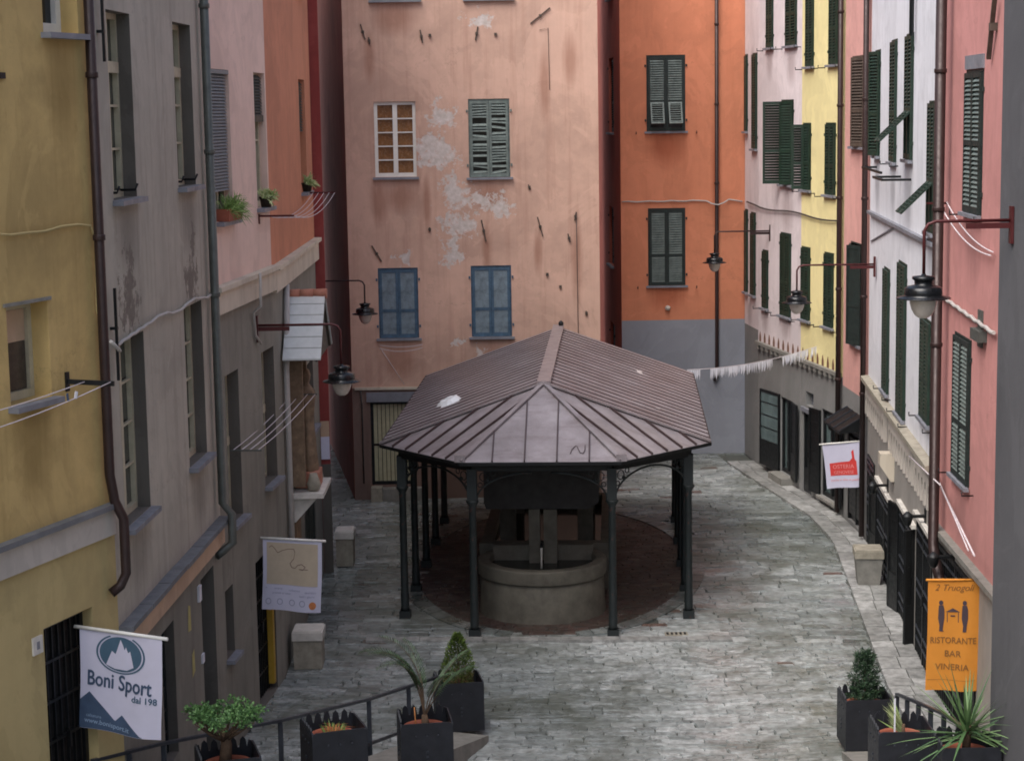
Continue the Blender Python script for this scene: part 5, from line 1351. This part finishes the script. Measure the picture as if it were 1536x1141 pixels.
# sill plants
def sillpot(F_, u, z, mat, r, h, label, y=-.06):
    o = thing('flower_pot', label, 'flower pot', F_ @ Matrix.Translation((u, y, z)))
    m = MB(); m.lathe([(r*.75, 0), (r*.95, h*.8), (r*1.08, h*.82), (r*1.08, h), (r*.9, h), (r*.85, h*.85)], 16); m.build('pot', mat, o)
    m = MB(); m.lathe([(r*.88, h*.88), (0, h*.9)], 12, caps=False); m.build('soil', 'soil', o); return o
FP = frame(P0, O0); FO = frame(O0, O1)
o = thing('window_box', 'terracotta window box on the first sill of the pale pink house', 'window box', FP @ Matrix.Translation((.95, -.05, 7.56)))
m = MB(); m.box(-.4, .4, -.1, .1, 0, .02); m.box(-.4, .4, -.1, -.08, .02, .17); m.box(-.4, .4, .08, .1, .02, .17); m.box(-.4, -.38, -.08, .08, .02, .17); m.box(.38, .4, -.08, .08, .02, .17); m.build('pot', 'terracotta', o)
m = MB(); m.box(-.375, .375, -.075, .075, .1, .14); m.build('soil', 'soil', o)
def tuft(F_, u, y, z, n, L_, mat, label, spread=1.0, w=.012, bias=(0, -.3, .6)):
    o = thing('sill_plant', label, 'potted plant', F_ @ Matrix.Translation((u, y, z)))
    m = MB()
    for k in range(n):
        p = Vector((random.uniform(-.25, .25)*spread, random.uniform(-.04, .04), 0)); d = Vector(bias)+rv()*.75; d.normalize(); l_ = L_*random.uniform(.5, 1)
        q = p+d*l_*.6; t_ = q+(d+Vector((0, 0, -.9))).normalized()*l_*.4; s_ = d.cross(rv()).normalized()*w/2
        i = [m.P(p-s_*.5), m.P(p+s_*.5), m.P(q+s_), m.P(q-s_), m.P(t_)]; m.F(i[:4]); m.F([i[3], i[2], i[4]])
        for g_ in range(5): lf(m, p.lerp(q, random.random()), d+rv()*.7, l_*.3, w*.8)
    m.build('foliage', mat, o); return o
tuft(FP, .95, -.06, 7.68, 150, .42, 'leaf_fern', 'feathery green plant spilling from the terracotta window box on the pale pink house', 1.3, .012, (.25, -.55, .45))
sillpot(FP, 3.4, 7.62, 'soil', .1, .16, 'dark pot on the second sill of the pale pink house')
tuft(FP, 3.4, -.06, 7.76, 60, .26, 'leaf_pale', 'pale variegated plant on the second sill of the pale pink house', .6, .024, (.2, -.4, .5))
sillpot(FO, 5.3, 7.62, 'soil', .1, .16, 'dark pot on the sill of the narrow worn orange house')
tuft(FO, 5.3, -.06, 7.76, 60, .3, 'leaf_pale', 'pale green plant on the sill of the narrow worn orange house', .6, .03, (0, -.5, .6))

# drying racks and lines
o = thing('drying_rack', 'wall drying rack with sagging white lines between the pale pink and worn orange houses', 'drying rack', FP @ Matrix.Translation((3.1, 0, 7.5)))
m = MB(); m.box(-.02, .02, -.02, 0, -.12, .03); m.bar((0, -.01, 0), (.0, -.55, 0), .03, .03); 
b_ = FP.inverted() @ FO @ Vector((5.2, 0, 7.5)) - Vector((3.1, 0, 7.5))
m.bar((b_.x, b_.y-.01, b_.z+.1), (b_.x+.0, b_.y-.6, b_.z+.1), .03, .03); m.build('arm', 'redmetal', o)
m = MB()
for k in range(5): m.tube(sag((0, -.15-.1*k, 0), (b_.x, b_.y-.18-.1*k, b_.z+.1), .18, 10), .006, 4)
m.build('line', 'rope', o)
o = thing('clothesline', 'four pale lines strung along the grey wall towards the wall shrine', 'clothesline', FP @ Matrix.Translation((.75, 0, 4.3)))
e_ = FP.inverted() @ FO @ Vector((1.6, 0, 4.3)) - Vector((.75, 0, 4.3)); m = MB()
for k in range(4): m.tube(sag((0, -.03-.12*k, 0), (e_.x, e_.y-.08-.13*k, .1), .05, 8), .008, 4)
m.build('line', 'rope', o)
m = MB(); m.bar((0, 0, 0), (0, -.45, 0), .02, .02); m.bar((e_.x, e_.y, .1), (e_.x, e_.y-.5, .1), .02, .02); m.build('arm', 'greymetal', o)
FK = frame(W4, W5)
o = thing('clothesline', 'pair of white lines sagging across the upper dusty pink wall near the largest lamp', 'clothesline', FK @ Matrix.Translation((.6, 0, 7.45)))
m = MB(); m.tube(sag((0, -.1, .1), (3.4, -.06, -.4), .15), .01, 5); m.tube(sag((.3, -.06, .15), (3.5, -.05, -.35), .12), .01, 5); m.build('line', 'rope', o)
m = MB(); m.bar((0, 0, .12), (0, -.3, .12), .03, .03); m.build('arm', 'redmetal', o)
o = thing('clothesline', 'white line running down the lower dusty pink wall towards the orange banner', 'clothesline', FK @ Matrix.Translation((.3, 0, 3.4)))
m = MB(); m.tube([(0, -.05, 0), (4.2, -.3, -.25)], .014, 5); m.tube([(0, -.05, .05), (4.2, -.38, -.18)], .01, 5); m.tube([(-1.5, -.2, .04), (1.2, -.2, .1)], .01, 5); m.build('line', 'rope', o)
m = MB(); m.tube([(2.0, -.04, -.85), (4.4, -.04, -.85)], .012, 5); m.build('wire', 'rope', o)
FSa = frame(S0, S1)
o = thing('clothesline', 'loose pale lines hanging under the left blue shuttered window of the salmon house', 'clothesline', FSa @ Matrix.Translation((.68, 0, 3.7)))
m = MB(); m.tube(sag((0, -.1, -.02), (1.0, -.1, -.02), .05, 8), .007, 4); m.tube(sag((0, -.2, -.08), (1.0, -.2, -.08), .08, 8), .007, 4); m.tube([(.02, -.15, -.08), (.55, -.08, -.95)], .007, 4); m.build('line', 'rope', o)

# awning like dark hoods by the shops
o = thing('shop_awning', 'folded black awning above the shop between rose and white houses', 'awning', frame(W2, W3) @ Matrix.Translation((.5, 0, 2.2)))
m = MB(); m.prism([(0, 0, .35), (0, -.5, .05), (0, -.5, .0), (0, 0, .05)], (1.5, 0, 0)); m.build('hood', 'iron', o)
m = MB()
for k in range(4): m.bar((k*.5, 0, .36), (k*.5, -.52, .06), .02, .02)
m.build('rib', 'rail', o)

# ------------------------------------------------------------------ camera, sky, sun
cam = bpy.data.cameras.new('camera'); co = bpy.data.objects.new('camera', cam); COL.objects.link(co)
cam.sensor_width = 36; cam.lens = 2857/1536*36; cam.clip_end = 600; cam.clip_start = .1
co.matrix_world = Matrix.Translation((0, 0, 9)) @ Matrix.Rotation(radians(82), 4, 'X') @ Matrix.Rotation(-.016, 4, 'Z')
scene.camera = co
w = bpy.data.worlds.new('World'); scene.world = w; w.use_nodes = True
nt = w.node_tree; sky = nt.nodes.new('ShaderNodeTexSky'); sky.sky_type = 'NISHITA'; sky.sun_disc = False
SE, SR = radians(56), radians(222)
sky.sun_elevation = SE; sky.sun_rotation = SR; sky.air_density = 1.0; sky.dust_density = 4.0; sky.ozone_density = 1.0
hs = nt.nodes.new('ShaderNodeHueSaturation'); hs.inputs['Saturation'].default_value = .8
nt.links.new(sky.outputs[0], hs.inputs['Color']); nt.links.new(hs.outputs[0], nt.nodes['Background'].inputs[0]); nt.nodes['Background'].inputs[1].default_value = .12
sl = bpy.data.lights.new('sun', 'SUN'); sl.energy = 1.5; sl.angle = radians(50); sl.color = (1, .98, .95)
so = bpy.data.objects.new('sun', sl); COL.objects.link(so)
dv = Vector((sin(SR)*cos(SE), cos(SR)*cos(SE), sin(SE)))
so.rotation_euler = dv.to_track_quat('Z', 'Y').to_euler()
scene.view_settings.view_transform = 'Standard'; scene.view_settings.look = 'None'; scene.view_settings.gamma = 1
scene.view_settings.exposure = 1.0
scene.cycles.filter_width = 1.8
scene.cycles.max_bounces = 6; scene.cycles.diffuse_bounces = 4
